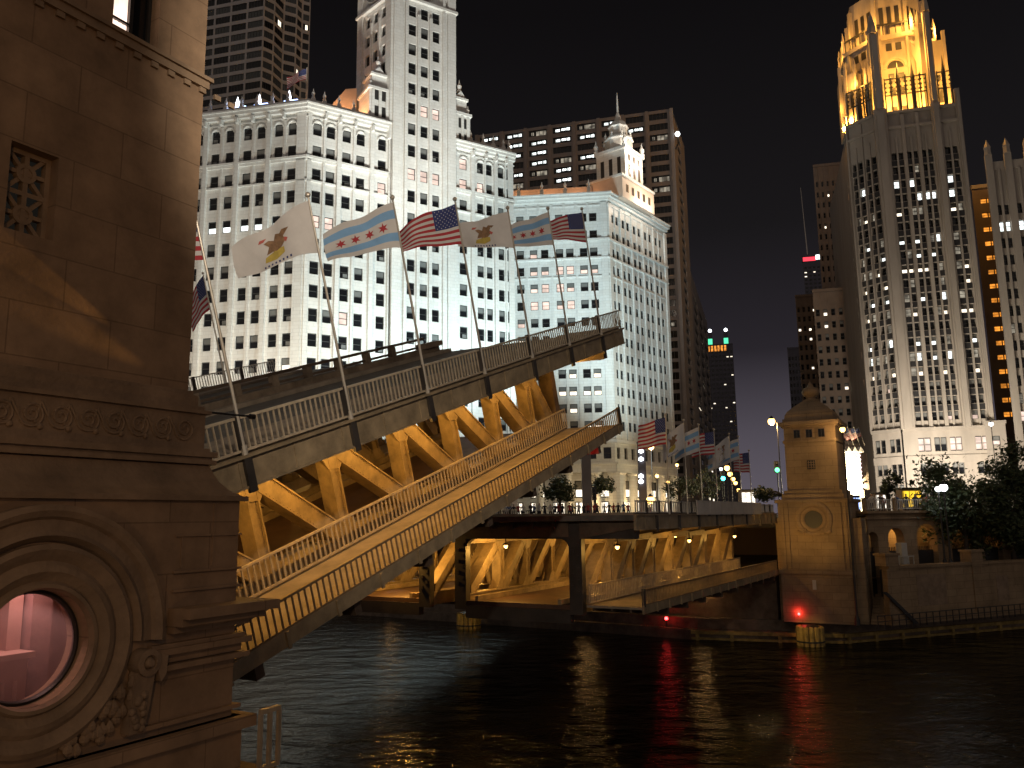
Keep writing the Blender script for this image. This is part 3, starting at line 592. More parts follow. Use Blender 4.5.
# lower wing with a rooftop beacon light
ht.finish()
K0 = gp(678, 300, 300); K1 = along(K0, 104, 691, 300); K2 = along(K1, 17, 706, 300)
lw = Bld('apartment_tower', 'brown ribbed tower rising beside the dark concrete slab, right of the white blocks', 'building', (K1.x, K1.y, -1)); ZK = zat(690, 267, K1)
facade(lw, K0, K1, -1, ZK, [(uvec(K0, K1)[1]*.5, uvec(K0, K1)[1]*.5)], [(2+4.3*i, 2.4) for i in range(int(ZK/4.3)-1)], lambda i, j: 'dark', mats=[conc])
facade(lw, K1, K2, -1, ZK, [(uvec(K1, K2)[1]*f, uvec(K1, K2)[1]*.2) for f in (.25, .55, .84)], [(2+4.3*i, 2.4) for i in range(int(ZK/4.3)-1)], lambda i, j: 'dark' if rnd(i, j, 77) < .9 else 'warmhalf', mats=[conc])
m = lw.part('wall', [conc]); bk = K0+(K2-K1); m.quad(K0+Z*ZK, K1+Z*ZK, K2+Z*ZK, bk+Z*ZK); m.quad(K2-Z, bk-Z, bk+Z*ZK, K2+Z*ZK); m.quad(bk-Z, K0-Z, K0+Z*ZK, bk+Z*ZK)
lw.finish()
m = MB(); p = H2+Z*(zat(677, 133, H2)); q = at(677.5, 134, 244.0); m.tube(q-Z*3.2, q, .12, n=6); m.ball(q, .8, 1); m.box(WF, q.x-.15, q.x+.15, q.y, q.y+4, q.z-3.3, q.z-3.0)
o = link('facade_lamp', m, [dark, whiteb], loc=q); tag(o, 'bright lamp on the right corner of the dark concrete slab tower', 'lamp')

# ------------------------------------------------------------------ apartment tower with folded bays, top left
Q0 = gp(262, 60, 205); ct = Bld('apartment_tower', 'tall grey apartment tower with folded glass bays, top left behind the stone house', 'building', (Q0.x, Q0.y, -1))
ZQ = 155; pts = [along(Q0, -75, 150, 60), Q0]
for az_, x in ((42, 273), (16, 282.5), (62, 295.5), (18, 301), (62, 309)): pts.append(along(pts[-1], az_, x, 60))
flr = [(3.0*i+.9, 1.95) for i in range(8, 51)]
for k in range(len(pts)-1):
    L = uvec(pts[k], pts[k+1])[1]; n = max(1, round(L/5.2)) if k == 0 else 1
    def kq(i, j, k=k):
        r = rnd(i, j, k, 41)
        return 'wide_warm' if r < .035 else ('widefaint' if r < .55 else 'wide')
    F_, _ = facade(ct, pts[k], pts[k+1], -1, ZQ, [(L*(i+.5)/n, L/n-.55) for i in range(n)], flr, kq, depth=.2, mats=[conc2])
m = ct.part('wall', [conc2]); bk0 = pts[0]*1.15; bk1 = pts[-1]*1.15+Vector((-1.5, 0, 0)); m.quad(pts[-1]-Z, bk1-Z, bk1+Z*ZQ, pts[-1]+Z*ZQ); m.quad(bk1-Z, bk0-Z, bk0+Z*ZQ, bk1+Z*ZQ); m.add([p+Z*ZQ for p in pts+[bk1, bk0]], [tuple(range(len(pts)+2))])
ct.finish()
# ------------------------------------------------------------------ gothic tower with the glowing crown
T0 = gp(893, 330, 203); TS = along(T0, 106, 984, 330); TC = along(T0, -33, 864.5, 330); TW = along(TC, 17, 849, 330)
gt = Bld('gothic_tower', 'tall gothic stone tower with an amber glowing crown of buttresses', 'building', (T0.x, T0.y, -1))
ZG = zat(886, 113, T0); Fg, Lg, ug, ng = FP(T0, TS); Fc, Lc, uc, nc = FP(TC, T0); Fw, Lw, uw_, nw = FP(TW, TC)
g_ = lambda x: on(x, 330, T0, TS)[0]; c_ = lambda x: on(x, 330, TC, T0)[0]
zled = on(895, 430, T0, TS)[1]
grow = []
for k in range(40):
    z = zled+2.0+3.78*k
    if z+2.3 < ZG-8: grow.append((z, 2.15))
LITR = {}
def kg(off):
    def f(i, j):
        r = rnd(i, j, off); top = len(grow)-1-j
        if top in (2,): return 'white' if r < .45 else 'dark'
        if top in (3,): return 'white' if r < .25 else 'dark'
        if j in (0, 1, 2): return 'blind' if r < .6 else 'pinkhalf' if r < .7 else 'dark'
        if j in (4, 5, 8, 11, 12, 16, 21): return 'white' if r < .15 else ('whitehalf' if r < .38 else ('dim' if r < .62 else 'dark'))
        if j in (9, 14): return 'warmhalf' if r < .3 else ('dim' if r < .6 else 'dark')
        if j in (3, 7, 10): return 'dim' if r < .35 else ('warmhalf' if r < .75 else 'dark')
        return 'dark' if r < .96 else ('dim' if r < .995 else 'whitehalf')
    return f
def bays(f, ed): 
    out = []
    for a, b_ in ed: u0, u1 = f(a), f(b_); w = (u1-u0); out += [(u0+w*.265, w*.44), (u0+w*.735, w*.44)]
    return out
gcols = bays(g_, [(907, 920.5), (922.8, 936), (938.2, 951), (963, 977.5)]); ccols = bays(c_, [(865.8, 877.5), (880, 892)])
facade(gt, T0, TS, zled, ZG, gcols, grow, kg(51), depth=.9, mats=[gothic]); facade(gt, TC, T0, zled, ZG, ccols, grow, kg(52), depth=.9, mats=[gothic])
facade(gt, TW, TC, -1, ZG, [(Lw*.72, .9)], grow[3:], lambda i, j: 'orange' if rnd(i, j, 53) < .28 else 'dark', depth=.5, mats=[gothic])
b1 = [(zled-5.6, 3.4), (zled-11.2, 3.2), (zled-17.5, 4)]
facade(gt, T0+ng*.5, TS+ng*.5, -1, zled, gcols, b1, lambda i, j: ('pink' if i in (0, 1, 4, 5, 6, 7) else 'blind') if j == 0 else 'blind', depth=.6, mats=[gothic])
facade(gt, TC+nc*.5, T0+nc*.5, -1, zled, ccols, b1, lambda i, j: 'dark' if rnd(i, j, 3) < .6 else 'blind', depth=.6, mats=[gothic])
m = gt.part('wall', [gothic]); bkS, bkW = TS-ng*26, TW-ng*26
m.quad(TS-Z, bkS-Z, bkS+Z*ZG, TS+Z*ZG); m.quad(bkS-Z, bkW-Z, bkW+Z*ZG, bkS+Z*ZG); m.quad(bkW-Z, TW-Z, TW+Z*ZG, bkW+Z*ZG); m.add([p+Z*ZG for p in (T0, TS, bkS, bkW, TW, TC)], [tuple(range(6))])
m = gt.part('pier', [gothic]); pw_ = g_(951)-g_(950)
def rib2(F_, u0, u1, out, z0, z1): m.box(F_, u0, u1, .003, out, z0, z1); m.box(F_, u0+(u1-u0)*.2, u1-(u1-u0)*.2, out, out+.5, z0, z1-1)
rib2(Fg, -.3, g_(905.5), 1.3, zled, ZG+1); rib2(Fg, g_(952.3), g_(961.5), 1.3, zled, ZG+1); rib2(Fg, .2, g_(904), 1.2, ZG+1, ZG+23); rib2(Fg, g_(953), g_(960.5), 1.2, ZG+1, ZG+27)
m.lathe(Fg(g_(898), .8, ZG+23), [(1.3, -.5), (1.1, 1.5), (.05, 6)], 6); m.lathe(Fg(g_(956.8), .8, ZG+27), [(1.1, -.5), (.9, 1.5), (.05, 6)], 6); rib2(Fg, g_(978.6), Lg, 1.0, zled, ZG+4)
for a in (921.6, 937.1): m.box(Fg, g_(a)-.42, g_(a)+.42, .003, .7, zled, ZG-1)
m.box(Fc, -.2, c_(865.2), .003, .9, zled, ZG+3); m.box(Fc, c_(878)+.05, c_(879.6), .003, .6, zled, ZG-1)
for (q, w), F_ in [(c, Fg) for c in zip([(gcols[2*i][0]+gcols[2*i+1][0])/2 for i in range(4)], [.22]*4)]+[(c, Fc) for c in zip([(ccols[2*i][0]+ccols[2*i+1][0])/2 for i in range(2)], [.2]*2)]: m.box(F_, q-w, q+w, .003, .35, zled, ZG-7)
gt.mb['wall'] = (gt.mb['wall'][0], [gothic, mat('dark_spandrel', (.022, .02, .02), .6, var=.15)]); m = gt.part('wall', None)
for z, h in grow[:-1]:
    for cset, F_, f_, eds in ((gcols, Fg, g_, [(907, 920.5), (922.8, 936), (938.2, 951), (963, 977.5)]), (ccols, Fc, c_, [(865.8, 877.5), (880, 892)])):
        for a, b_ in eds: m.box(F_, f_(a)+.05, f_(b_)-.05, -.3, .004, z+h+.1, z+3.7, 1)
m = gt.part('ledge', [gothic])
for F_, L_ in ((Fg, Lg), (Fc, Lc)): m.box(F_, 0, L_, .503, 1.0, zled-.6, zled+.3); m.box(F_, 0, L_, .503, .8, zled-8.5, zled-6.6); m.box(F_, -.1, L_, .003, .75, ZG-4.6, ZG-4.0); m.box(F_, -.1, L_, .003, .9, ZG-.5, ZG+.1)
# traceried screen at the setback, its stone coloured dark as a silhouette
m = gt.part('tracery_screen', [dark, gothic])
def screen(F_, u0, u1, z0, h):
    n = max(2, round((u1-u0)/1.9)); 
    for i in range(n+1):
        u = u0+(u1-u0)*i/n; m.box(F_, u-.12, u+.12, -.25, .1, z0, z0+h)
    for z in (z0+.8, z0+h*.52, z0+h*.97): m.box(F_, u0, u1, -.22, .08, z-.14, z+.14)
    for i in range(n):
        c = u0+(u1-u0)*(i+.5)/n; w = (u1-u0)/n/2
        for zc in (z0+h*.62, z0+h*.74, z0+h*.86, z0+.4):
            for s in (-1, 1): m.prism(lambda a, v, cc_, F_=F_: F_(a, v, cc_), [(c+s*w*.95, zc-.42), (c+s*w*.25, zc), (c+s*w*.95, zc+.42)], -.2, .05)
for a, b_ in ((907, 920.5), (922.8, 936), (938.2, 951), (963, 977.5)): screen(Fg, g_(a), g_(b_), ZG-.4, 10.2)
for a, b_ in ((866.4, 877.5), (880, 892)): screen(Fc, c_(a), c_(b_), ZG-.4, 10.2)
for a, F_, f_ in ((921.6, Fg, g_), (937.1, Fg, g_), (970.2, Fg, g_), (878.7, Fc, c_), (913.6, Fg, g_), (929.3, Fg, g_), (944.7, Fg, g_)):
    big = a in (921.6, 937.1, 878.7, 970.2); q = f_(a); m.lathe(F_(q, 0, ZG+.1), [(.55 if big else .2, 0), (.5 if big else .18, 8.5), (.6 if big else .25, 9.0), (.3, 11 if big else 9.6), (.03, 14 if big else 10.3)], 6, 0)
# crown: octagonal core, flanking turrets, tall dark buttresses
cx = Fg(Lg*.36, -17, 0); m = gt.part('crown', [gothic, dark]); OC = [math.pi/8+k*math.pi/4 for k in range(8)]
rot0 = math.atan2(ng.y, ng.x)
def octo(r, z0, z1, k=0, top=None): 
    r2 = r if top is None else top
    vs = [cx+Vector((math.cos(rot0+t)*r, math.sin(rot0+t)*r, z0)) for t in OC]+[cx+Vector((math.cos(rot0+t)*r2, math.sin(rot0+t)*r2, z1)) for t in OC]
    m.add(vs, [tuple(range(7, -1, -1)), tuple(range(8, 16))]+[(i, (i+1) % 8, 8+(i+1) % 8, 8+i) for i in range(8)], k)
octo(12.4, ZG, ZG+24); octo(13.0, ZG+24, ZG+25.2); octo(9.8, ZG+25.2, ZG+40)
for k in range(8):
    t = rot0+k*math.pi/4; d_ = Vector((math.cos(t), math.sin(t), 0)); s_ = Vector((-d_.y, d_.x, 0)); r_ = 12.4*math.cos(math.pi/8)
    E_ = lambda a, v, c, d_=d_, s_=s_, r_=r_: cx+s_*a+d_*(r_+v)+Z*c
    for a in (-1.2, 1.2):
        for z_, h_ in ((ZG+2, 2.2), (ZG+7.2, 2.4), (ZG+11.4, 2.4), (ZG+20.5, 2.2)): m.box(E_, a-.75, a+.75, .01, .06, z_, z_+h_, 1)
    m.prism(lambda a, v, c, E_=E_: E_(a, v, c), [(-2.1, ZG+15.4)]+[(-2.1*math.cos(q*math.pi/8), ZG+15.4+2.1*math.sin(q*math.pi/8)) for q in range(1, 8)]+[(2.1, ZG+15.4)], .01, .06, 1)
    for q in range(10):
        a0, a1 = q*math.pi/10, (q+1)*math.pi/10; m.prism(lambda a, v, c, E_=E_: E_(a, v, c), [(-2.5*math.cos(a0), ZG+15.4+2.5*math.sin(a0)), (-3.1*math.cos(a0), ZG+15.4+3.1*math.sin(a0)), (-3.1*math.cos(a1), ZG+15.4+3.1*math.sin(a1)), (-2.5*math.cos(a1), ZG+15.4+2.5*math.sin(a1))], .0, .4, 0)
    for a in (-3.4, 3.4): m.box(E_, a-.35, a+.35, .0, .5, ZG, ZG+25, 0)
    for a in (-2.4, -.8, .8, 2.4): m.box(E_, a-.12, a+.12, .35, .6, ZG+25.2, ZG+28.2, 1)
    m.box(E_, -3.9, 3.9, .3, .65, ZG+28, ZG+28.4, 1)
    t2 = t+math.pi/8; d2 = Vector((math.cos(t2), math.sin(t2), 0)); s2 = Vector((-d2.y, d2.x, 0)); J = lambda a, v, c, d2=d2, s2=s2: cx+s2*a+d2*v+Z*c
    m.box(J, -.5, .5, 9.2, 10.5, ZG+25.2, ZG+38, 0); m.lathe(J(0, 12.7, ZG+25.2), [(.5, 0), (.45, 3.4), (.55, 3.7), (.05, 6.5)], 6, 0)
    for a in (-2.0, 0, 2.0): m.box(lambda p_, v, c: cx+s_*p_+d_*(9.8*math.cos(math.pi/8)+v)+Z*c, a-.55, a+.55, .01, .06, ZG+29.5, ZG+35, 1)
    q_ = J(0, 15.6, 0); fp = [T0, TS, TS-ng*26, TW-ng*26, TW, TC]
    if not all((fp[(i_+1) % 6]-fp[i_]).cross(q_-fp[i_]).z > .8*(fp[(i_+1) % 6]-fp[i_]).length for i_ in range(6)): continue
    bt = MB(); bt.box(J, -1.05, 1.05, 14.6, 16.7, ZG, ZG+21); bt.prism(lambda a, v, c, J=J: J(v, a, c), [(14.6, ZG+14), (12.2, ZG+19), (12.2, ZG+22.5), (14.6, ZG+18.5)], -.6, .6); bt.box(J, -.8, .8, 14.8, 16.4, ZG+21, ZG+25); bt.lathe(J(0, 15.6, ZG+25), [(1.1, 0), (.9, 1), (.1, 5)], 6)
    link('buttress', bt, gothic, gt.root)
for u0, u1, d0, d1, h in ((-6.4, -2.6, -16, -9, 17), (Lg-5.2, Lg-.6, -16, -6.5, 22), (-2.5, .6, -17, -9.5, 13), (Lg-9, Lg-5.2, -15, -8, 15.5)):
    m.box(Fg, u0, u1, d0, d1, ZG, ZG+h); 
    for a in (u0, u1): m.box(Fg, a-.4, a+.4, d1-.4, d1+.4, ZG, ZG+h+2.5)
    c = (u0+u1)/2; m.box(Fg, c-.9, c+.9, d1+.01, d1+.06, ZG+4, ZG+8.5, 1); m.box(Fg, c-.7, c+.7, d1+.01, d1+.06, ZG+10.5, ZG+12, 1)
for F_, a0, a1, d0, d1, h in ((Fc, .3, 3.2, -3.6, -.5, 15), (Fw, Lw-9.5, Lw-6.5, -3.6, -.5, 14), (Fw, Lw-4.8, Lw-3.4, -1.8, -.4, 12), (Fc, 6.2, 7.4, -2.0, -.6, 12.5)):
    m.box(F_, a0, a1, d0, d1, ZG, ZG+h)
    for a in (a0, a1):
        for d_ in (d0, d1): m.box(F_, a-.35, a+.35, d_-.35, d_+.35, ZG, ZG+h+1.8); m.lathe(F_(a, d_, ZG+h+1.8), [(.42, 0), (.3, .8), (.05, 2)], 6)
    c = (a0+a1)/2; m.box(F_, c-.5, c+.5, d1+.01, d1+.05, ZG+5, ZG+8.5, 1)
AMB = (1, .46, .075)
for a, b_, pw in ((3.5, -1.6, 1), (8.5, -1.6, 1), (13, -1.6, 1), (20.5, -2.5, .9), (-3.5, -5.0, .8), (-6.4, -8.5, .5)): lamp('POINT', Fg(a, b_, ZG+1.3), 9000*pw, AMB, radius=.2, parent=gt.root)
for a, b_, z_, pw in ((8.5, 1.5, 15, 6000), (19.5, -.5, 12, 2500), (-3.5, -1.5, 11, 2500), (-5.2, -4.6, 1.6, 3500), (-8.5, -8, 7, 2500)): lamp('POINT', Fg(a, b_, ZG+z_), pw, AMB, radius=.1, parent=gt.root)
for a in (-1.3, -.5, .3, 1.1): lamp('POINT', cx+Vector((math.cos(rot0+a)*14.2, math.sin(rot0+a)*14.2, ZG+27.5)), 5000, AMB, radius=.15, parent=gt.root)
gt.finish()
# white annex block and the neighbouring gothic building with orange lit bays
p0 = gp(987, 450, 196); p1 = along(p0, 106, 1008, 450); an = Bld('annex', 'plain white stone annex at the foot of the gothic tower, right side', 'building', (p0.x, p0.y, -1))
zt = zat(990, 424, p0); facade(an, p0, p1, -1, zt, [(uvec(p0, p1)[1]*.5, 1.8)], [(zt-5.0, 2.2)], lambda i, j: 'pinkhalf', mats=[gothic]); Fx, Lx, ux, nx_ = FP(p0, p1)
m = an.part('wall', [gothic]); box_between(m, [p0*1.003, p1*1.003, p1*1.04, p0*1.04], -1, zt-.01); m.quad(p0-Z, p0*1.003-Z, p0*1.003+Z*zt, p0+Z*zt); m.quad(p1-Z, p1*1.003-Z, p1*1.003+Z*zt, p1+Z*zt)
m = an.part('parapet', [gothic]); m.box(Fx, -.2, Lx+.2, -.8, .3, zt, zt+.8); m.box(Fx, .5, Lx-.5, .003, .25, zt-6.4, zt-6.0); an.finish()
w0 = gp(986.5, 330, 211); w1 = along(w0, 106, 1004, 330); wg = Bld('office_wing', 'recessed wing with a column of glowing orange windows beside the gothic tower', 'building', (w0.x, w0.y, -1))
zt = zat(990, 186, w0); Lq = uvec(w0, w1)[1]; f_ = lambda x: on(x, 330, w0, w1)[0]; orow = [(on(999, 412-14.35*i, w0, w1)[1]-1.35, 1.35) for i in range(16)]
facade(wg, w0, w1, -1, zt, [(f_(998), 1.5), (f_(1002.5), .45)], orow, lambda i, j: 'orange', mats=[brown]); nx_ = FP(w0, w1)[3]
m = wg.part('wall', [brown]); box_between(m, [w0*1.006, w1*1.006, w1*1.08, w0*1.08], -1, zt)
m = wg.part('parapet', [gothic]); m.box(FP(w0, w1)[0], 0, Lq, -.8, .25, zt, zt+1.1); wg.finish()
r0 = gp(1004.5, 330, 196); r1 = along(r0, 106, 1075, 330); rg = Bld('gothic_building', 'grey gothic building with pinnacled parapet cut by the right edge of the picture', 'building', (r0.x, r0.y, -1))
zt = zat(1003, 168, r0); Lr2 = uvec(r0, r1)[1]; Fq, _, _, nq = FP(r0, r1); f_ = lambda x: on(x, 330, r0, r1)[0]
rc = [(f_(1013), 1.3), (f_(1020), 1.3), (f_(1034), 1.3), (f_(1041), 1.3), (f_(1056), 1.3)]; rr = [(4+4.3*i, 2.6) for i in range(int(zt/4.3)-2)]
facade(rg, r0, r1, -1, zt, rc, rr, lambda i, j: 'white' if j == len(rr)-2 else ('pink' if j == 4 else ('dim' if rnd(i, j, 8) < .2 else 'dark')), mats=[gothic])
m = rg.part('wall', [gothic]); box_between(m, [r0*1.006, r1-nq*1.2, r1*1.1, r0*1.1+Vector((1, 0, 0))], -1, zt); m.quad(r0-Z, r0*1.006-Z, r0*1.006+Z*zt, r0+Z*zt)
m = rg.part('pier', [gothic]); ribs(m, Fq, [f_(1007), f_(1027), f_(1048)], 1.6, .7, -1, zt+4); ribs(m, Fq, [f_(1016.5), f_(1037.5)], .5, .4, -1, zt)
m = rg.part('parapet', [gothic]); m.box(Fq, 0, Lr2, -.5, .2, zt, zt+2.2)
for a in (1007, 1027, 1048): m.lathe(Fq(f_(a), .3, zt+4), [(.9, 0), (.8, 1.6), (.9, 2.0), (.3, 3.4), (.1, 4)], 6)
rg.finish()

# ------------------------------------------------------------------ buildings farther off
def plainblock(name, label, xl, xr, yt, Y, az, ncol, rowh, litf, m_, wkind='dark', depth=30, fl=3.6, win=(.5, .55), yref=None, x2=None, az2=None, zbot=-1):
    yref = yref or yt+20; a = gp(xl, yref, Y); b_ = along(a, az, xr, yref); bl = Bld(name, label, 'building', (a.x, a.y, -1)); z = zat(xl, yt, a)
    faces = [(a, b_)]
    if x2 is not None: c = along(b_, az2, x2, yref); faces.append((b_, c))
    for k, (p, q) in enumerate(faces):
        L = uvec(p, q)[1]; n = max(1, ncol if k == 0 else max(1, ncol//2)); rs = [(zbot+3+fl*i, fl*win[1]) for i in range(int((z-zbot-4)/fl))]
        F_, _ = facade(bl, p, q, zbot, z, [(L*(i+.5)/n, L/n*win[0]) for i in range(n)], rs, lambda i, j, k=k: litf(i, j, k, len(rs)), depth=.4, mats=[m_])
        pp = bl.part('parapet', [m_]); pp.box(F_, -.1, L+.1, -.4, .3, z, z+1.0); ribs(bl.part('pier', [m_]), F_, [L*i/n for i in range(1, n)], L/n*(1-win[0])*.5, .25, zbot, z-.2)
    last = faces[-1][1]; n0 = FP(*faces[0])[3]; bk0, bk1 = a*(1+depth/a.length), last*(1+depth/last.length); w = bl.part('wall', [m_])
    w.quad(last+Z*zbot, bk1+Z*zbot, bk1+Z*z, last+Z*z); w.quad(bk1+Z*zbot, bk0+Z*zbot, bk0+Z*z, bk1+Z*z); w.quad(bk0+Z*zbot, a+Z*zbot, a+Z*z, bk0+Z*z); w.add([p+Z*z for p in [a]+[f[1] for f in faces]+[bk1, bk0]], [tuple(range(3+len(faces)))])
    return bl, z, a, last
bl, z, a, l = plainblock('hotel_tower', 'brown masonry tower with scattered lit windows just left behind the gothic tower', 823, 862, 166, 300, 103, 7, 4, lambda i, j, k, n: 'warmhalf' if rnd(i, j, 61) < .10 else 'dark', brown, yref=300, fl=4.2, win=(.35, .5)); bl.finish()
bl, z, a, l = plainblock('office_building', 'lower brown block with a square window grid behind the domed bridge house', 819, 866, 292, 255, 104, 6, 4, lambda i, j, k, n: 'warmhalf' if rnd(i, j, 62) < .1 else 'blind' if rnd(i, j, 6) < .25 else 'dark', brown, yref=380, fl=4.0); bl.finish()
bl, z, a, l = plainblock('office_building', 'narrow brown block standing left of the square window grid block', 801, 822, 297, 330, 104, 4, 4, lambda i, j, k, n: 'warmhalf' if rnd(i, j, 63) < .09 else 'dark', brown, yref=380, fl=4.0); bl.finish()
bl, z, a, l = plainblock('office_building', 'dim far block peeping out above the roof of the domed bridge house', 790, 806, 349, 480, 104, 5, 4, lambda i, j, k, n: 'dark', farb, yref=390, fl=4.0); bl.finish()
bl, z, a, l = plainblock('skyscraper', 'dark far skyscraper with green corner lights and an orange lit crown above the far flags', 706, 737, 346, 700, 104, 8, 4, lambda i, j, k, n: 'warmhalf' if rnd(i, j, 64) < .06 or (j in (n-12, n-13, n-22) and rnd(i, j, 2) < .5) else 'dark', farb, yref=420, fl=4.0, win=(.6, .5))
Fz, Lz, _, nz_ = FP(a, l); m = bl.part('crown_light', [lito, mat('green_roof', (.1, .3, .2)), whiteb, glow('green_lamp', (.1, .9, .45), .9), farb])
for k in range(6): m.box(Fz, Lz*(.18+.64*k/6), Lz*(.18+.64*k/6)+1.7, .003, .3, z-5.2, z-.3, 0)
for q in (.2, .72): m.box(Fz, Lz*q, Lz*q+3.6, -3, .2, z+1.1, z+6, 3); m.box(Fz, Lz*q, Lz*q+3.6, -3, .2, z+6, z+11, 4); m.ball(Fz(Lz*q+2, -1, z+13.4), 1.5, 2); m.tube(Fz(Lz*q+2, -1, z+11), Fz(Lz*q+2, -1, z+12.5), .2, m=4)
bl.finish()
bl, z, a, l = plainblock('skyscraper', 'very distant dark skyscraper with a red and white lit crown band and tall antenna', 805.5, 832, 262, 1150, 104, 6, 4, lambda i, j, k, n: 'warmhalf' if j in (n-2, n-3) and rnd(i, j, 65) < .3 else 'dark', farb, yref=300, fl=6, win=(.6, .5))
Fz, Lz, _, nz_ = FP(a, l); m = bl.part('crown_band', [glow('red_band', (1, .05, .08), 1.0), litw, farb]); m.box(Fz, .5, Lz*.5, .01, .5, z+1.2, z+7, 0); m.box(Fz, Lz*.5, Lz-.5, .01, .5, z+2.5, z+9.5, 1); m.box(Fz, 0, Lz, -8, .002, z+1, z+11, 2)
m = bl.part('antenna', [polem]); m.tube(Fz(Lz*.22, -6, z+11), Fz(Lz*.14, -6, zat(808, 185, a)), 1.0, .35, 6); m.tube(Fz(Lz*.7, -6, z+11), Fz(Lz*.7, -6, z+30), .9, .35, 6); bl.finish()
# ------------------------------------------------------------------ floodlights of the buildings (on the ground before them)
def flood(x, y, Y, z, target, power, col, angle=70):
    p = gp(x, y, Y); p.z = z; lamp('SPOT', p, power, col, target=target, angle=angle, radius=.25, blend=.8)
COOL, WARMW = (.74, .95, 1), (1, .88, .70)
def flood(x, y, Y, z, target, power, col, angle=70, rad=1.2):
    p = gp(x, y, Y); p.z = z; lamp('SPOT', p, power, col, target=target, angle=angle, radius=rad, blend=.9)
for x, Y, tx, ty, pw, an_ in ((455, 108, 345, 330, 40000, 70), (530, 116, 430, 290, 62000, 70), (590, 122, 480, 300, 33000, 70)): flood(x, 540, Y, 1.2, on_pt(tx, ty, C0, S1), pw, COOL, an_, .5)
flood(215, 560, 96, -1, on_pt(240, 280, S0, C0), 68000, WARMW, 85)
flood(430, 540, 100, 1.2, on_pt(420, 20, C0, S1), 190000, (1, .95, .86), 40, .5)
for x, Y, tx, ty, pw, an_ in ((540, 128, 560, 270, 56000, 66), (660, 136, 642, 270, 72000, 62)): flood(x, 540, Y, 1.2, on_pt(tx, ty, C1, N1), pw, (.78, .97, 1), an_)
for x, Y, ty, pw in ((866, 176, 440, 18000), (900, 178, 430, 30000), (940, 179, 430, 26000), (975, 180, 430, 14000)): flood(x, 530, Y, 1, on_pt(x+6, ty, T0, TS), pw, (1, .90, .76), 100, .6)

# ------------------------------------------------------------------ the bridge house across the river
fh = thing('bridge_house', 'small domed stone bridge house on the far quay beside the lowered leaf, lit amber', 'bridge house', B(80, -13.3, -9.2))
HC = (79.2, -13.5)
def HB(m, d, z0, z1, hx=3.2, hy=3.2, k=0, F=None):      # square course: half width hx across, hy along, grown by d
    m.box(lambda c, a, z: B(HC[0]+a, HC[1]+c, z), -hx-d, hx+d, -hy-d, hy+d, z0, z1, k)
m = MB(); HB(m, .0, -9.2, -5.1, 3.0, 3.3); HB(m, .14, -5.1, -4.7, 3.0, 3.3); HB(m, 0, -4.7, 1.0, 3.0, 3.0); HB(m, .2, 1.0, 1.3, 3.0, 3.0); HB(m, .0, 1.3, 1.75, 2.6, 2.8); HB(m, .15, 1.75, 2.1, 2.3, 2.4)
link('base', m, limefar, fh)
m = MB(); HB(m, 0, 2.1, 6.35, 2.2, 2.2); HB(m, .12, 6.35, 6.6, 2.2, 2.2); HB(m, 0, 6.6, 7.75, 2.2, 2.2); HB(m, .18, 7.75, 7.95, 2.2, 2.2); HB(m, .38, 7.95, 8.25, 2.2, 2.2); HB(m, .05, 8.25, 8.55, 2.2, 2.2)
for z in (2.9, 3.7, 4.5, 5.3): HB(m, .02, z, z+.05, 2.2, 2.2)
link('shaft', m, limefar, fh)
m = MB(); n = 20                                            # concave tent roof
prof = [(2.1, 8.55), (2.06, 8.9), (1.86, 9.25), (1.5, 9.6), (1.08, 9.95), (.7, 10.25)]
for (r0_, z0), (r1_, z1) in zip(prof, prof[1:]):
    q = [B(HC[0]+sy*r0_, HC[1]+sx*r0_, z0) for sx, sy in ((-1, -1), (1, -1), (1, 1), (-1, 1))]+[B(HC[0]+sy*r1_, HC[1]+sx*r1_, z1) for sx, sy in ((-1, -1), (1, -1), (1, 1), (-1, 1))]
    m.hexa(q)
link('roof', m, limefar, fh)
m = MB(); m.lathe(B(HC[0], HC[1], 10.2), [(.75, 0), (.75, .18), (.4, .3), (.42, .45), (.72, .7), (.8, 1.0), (.62, 1.3), (.3, 1.42), (.2, 1.6), (.02, 1.95)], 14); link('finial', m, limefar, fh, smooth=True)
HF = lambda c, v, z: B(HC[0]-v, HC[1]+c, z)                 # out of the river front: v outward
for c in (-1.05, 0, 1.05):
    m = MB(); m.box(HF, c-.36, c+.36, 2.201, 2.28, 6.68, 7.62, 0); m.box(HF, c-.26, c+.26, 2.281, 2.29, 6.78, 7.5, 1); m.box(HF, c-.02, c+.02, 2.291, 2.31, 6.78, 7.5, 2)
    link('window', m, [limeplain, glassd, dark], fh)
m = MB(); m.box(HF, -.34, .34, 2.201, 2.26, 3.95, 4.75, 0)
for s in (-.22, 0, .22): m.box(HF, s-.03, s+.03, 2.265, 2.30, 4.0, 4.7, 1); m.box(HF, -.3, .3, 2.265, 2.30, 4.33+s-.03, 4.33+s+.03, 1)
link('stone_grille', m, [dark, limeplain], fh)
def ringmesh(m, Fn, cx_, cz, prof, a0=0.0, a1=2*math.pi, n=48, k=0):      # prof of (radius, outward); revolved about the wall's normal
    N_ = len(prof); vs = []; full = abs(a1-a0-2*math.pi) < 1e-6; cnt = n if full else n+1
    for i in range(cnt):
        t = a0+(a1-a0)*i/n
        for r, v in prof: vs.append(Fn(cx_+r*math.cos(t), v, cz+r*math.sin(t)))
    fs = [(i*N_+j, ((i+1) % cnt)*N_+j, ((i+1) % cnt)*N_+j+1, i*N_+j+1) for i in range(n) for j in range(N_-1)]
    m.add(vs, fs, k)
m = MB(); ringmesh(m, HF, 0, -.45, [(1.55, 3.0), (1.55, 3.16), (1.35, 3.22), (1.15, 3.16), (1.1, 3.08), (.95, 3.14), (.8, 3.10), (.74, 3.005)]); link('oculus_ring', m, limefar, fh)
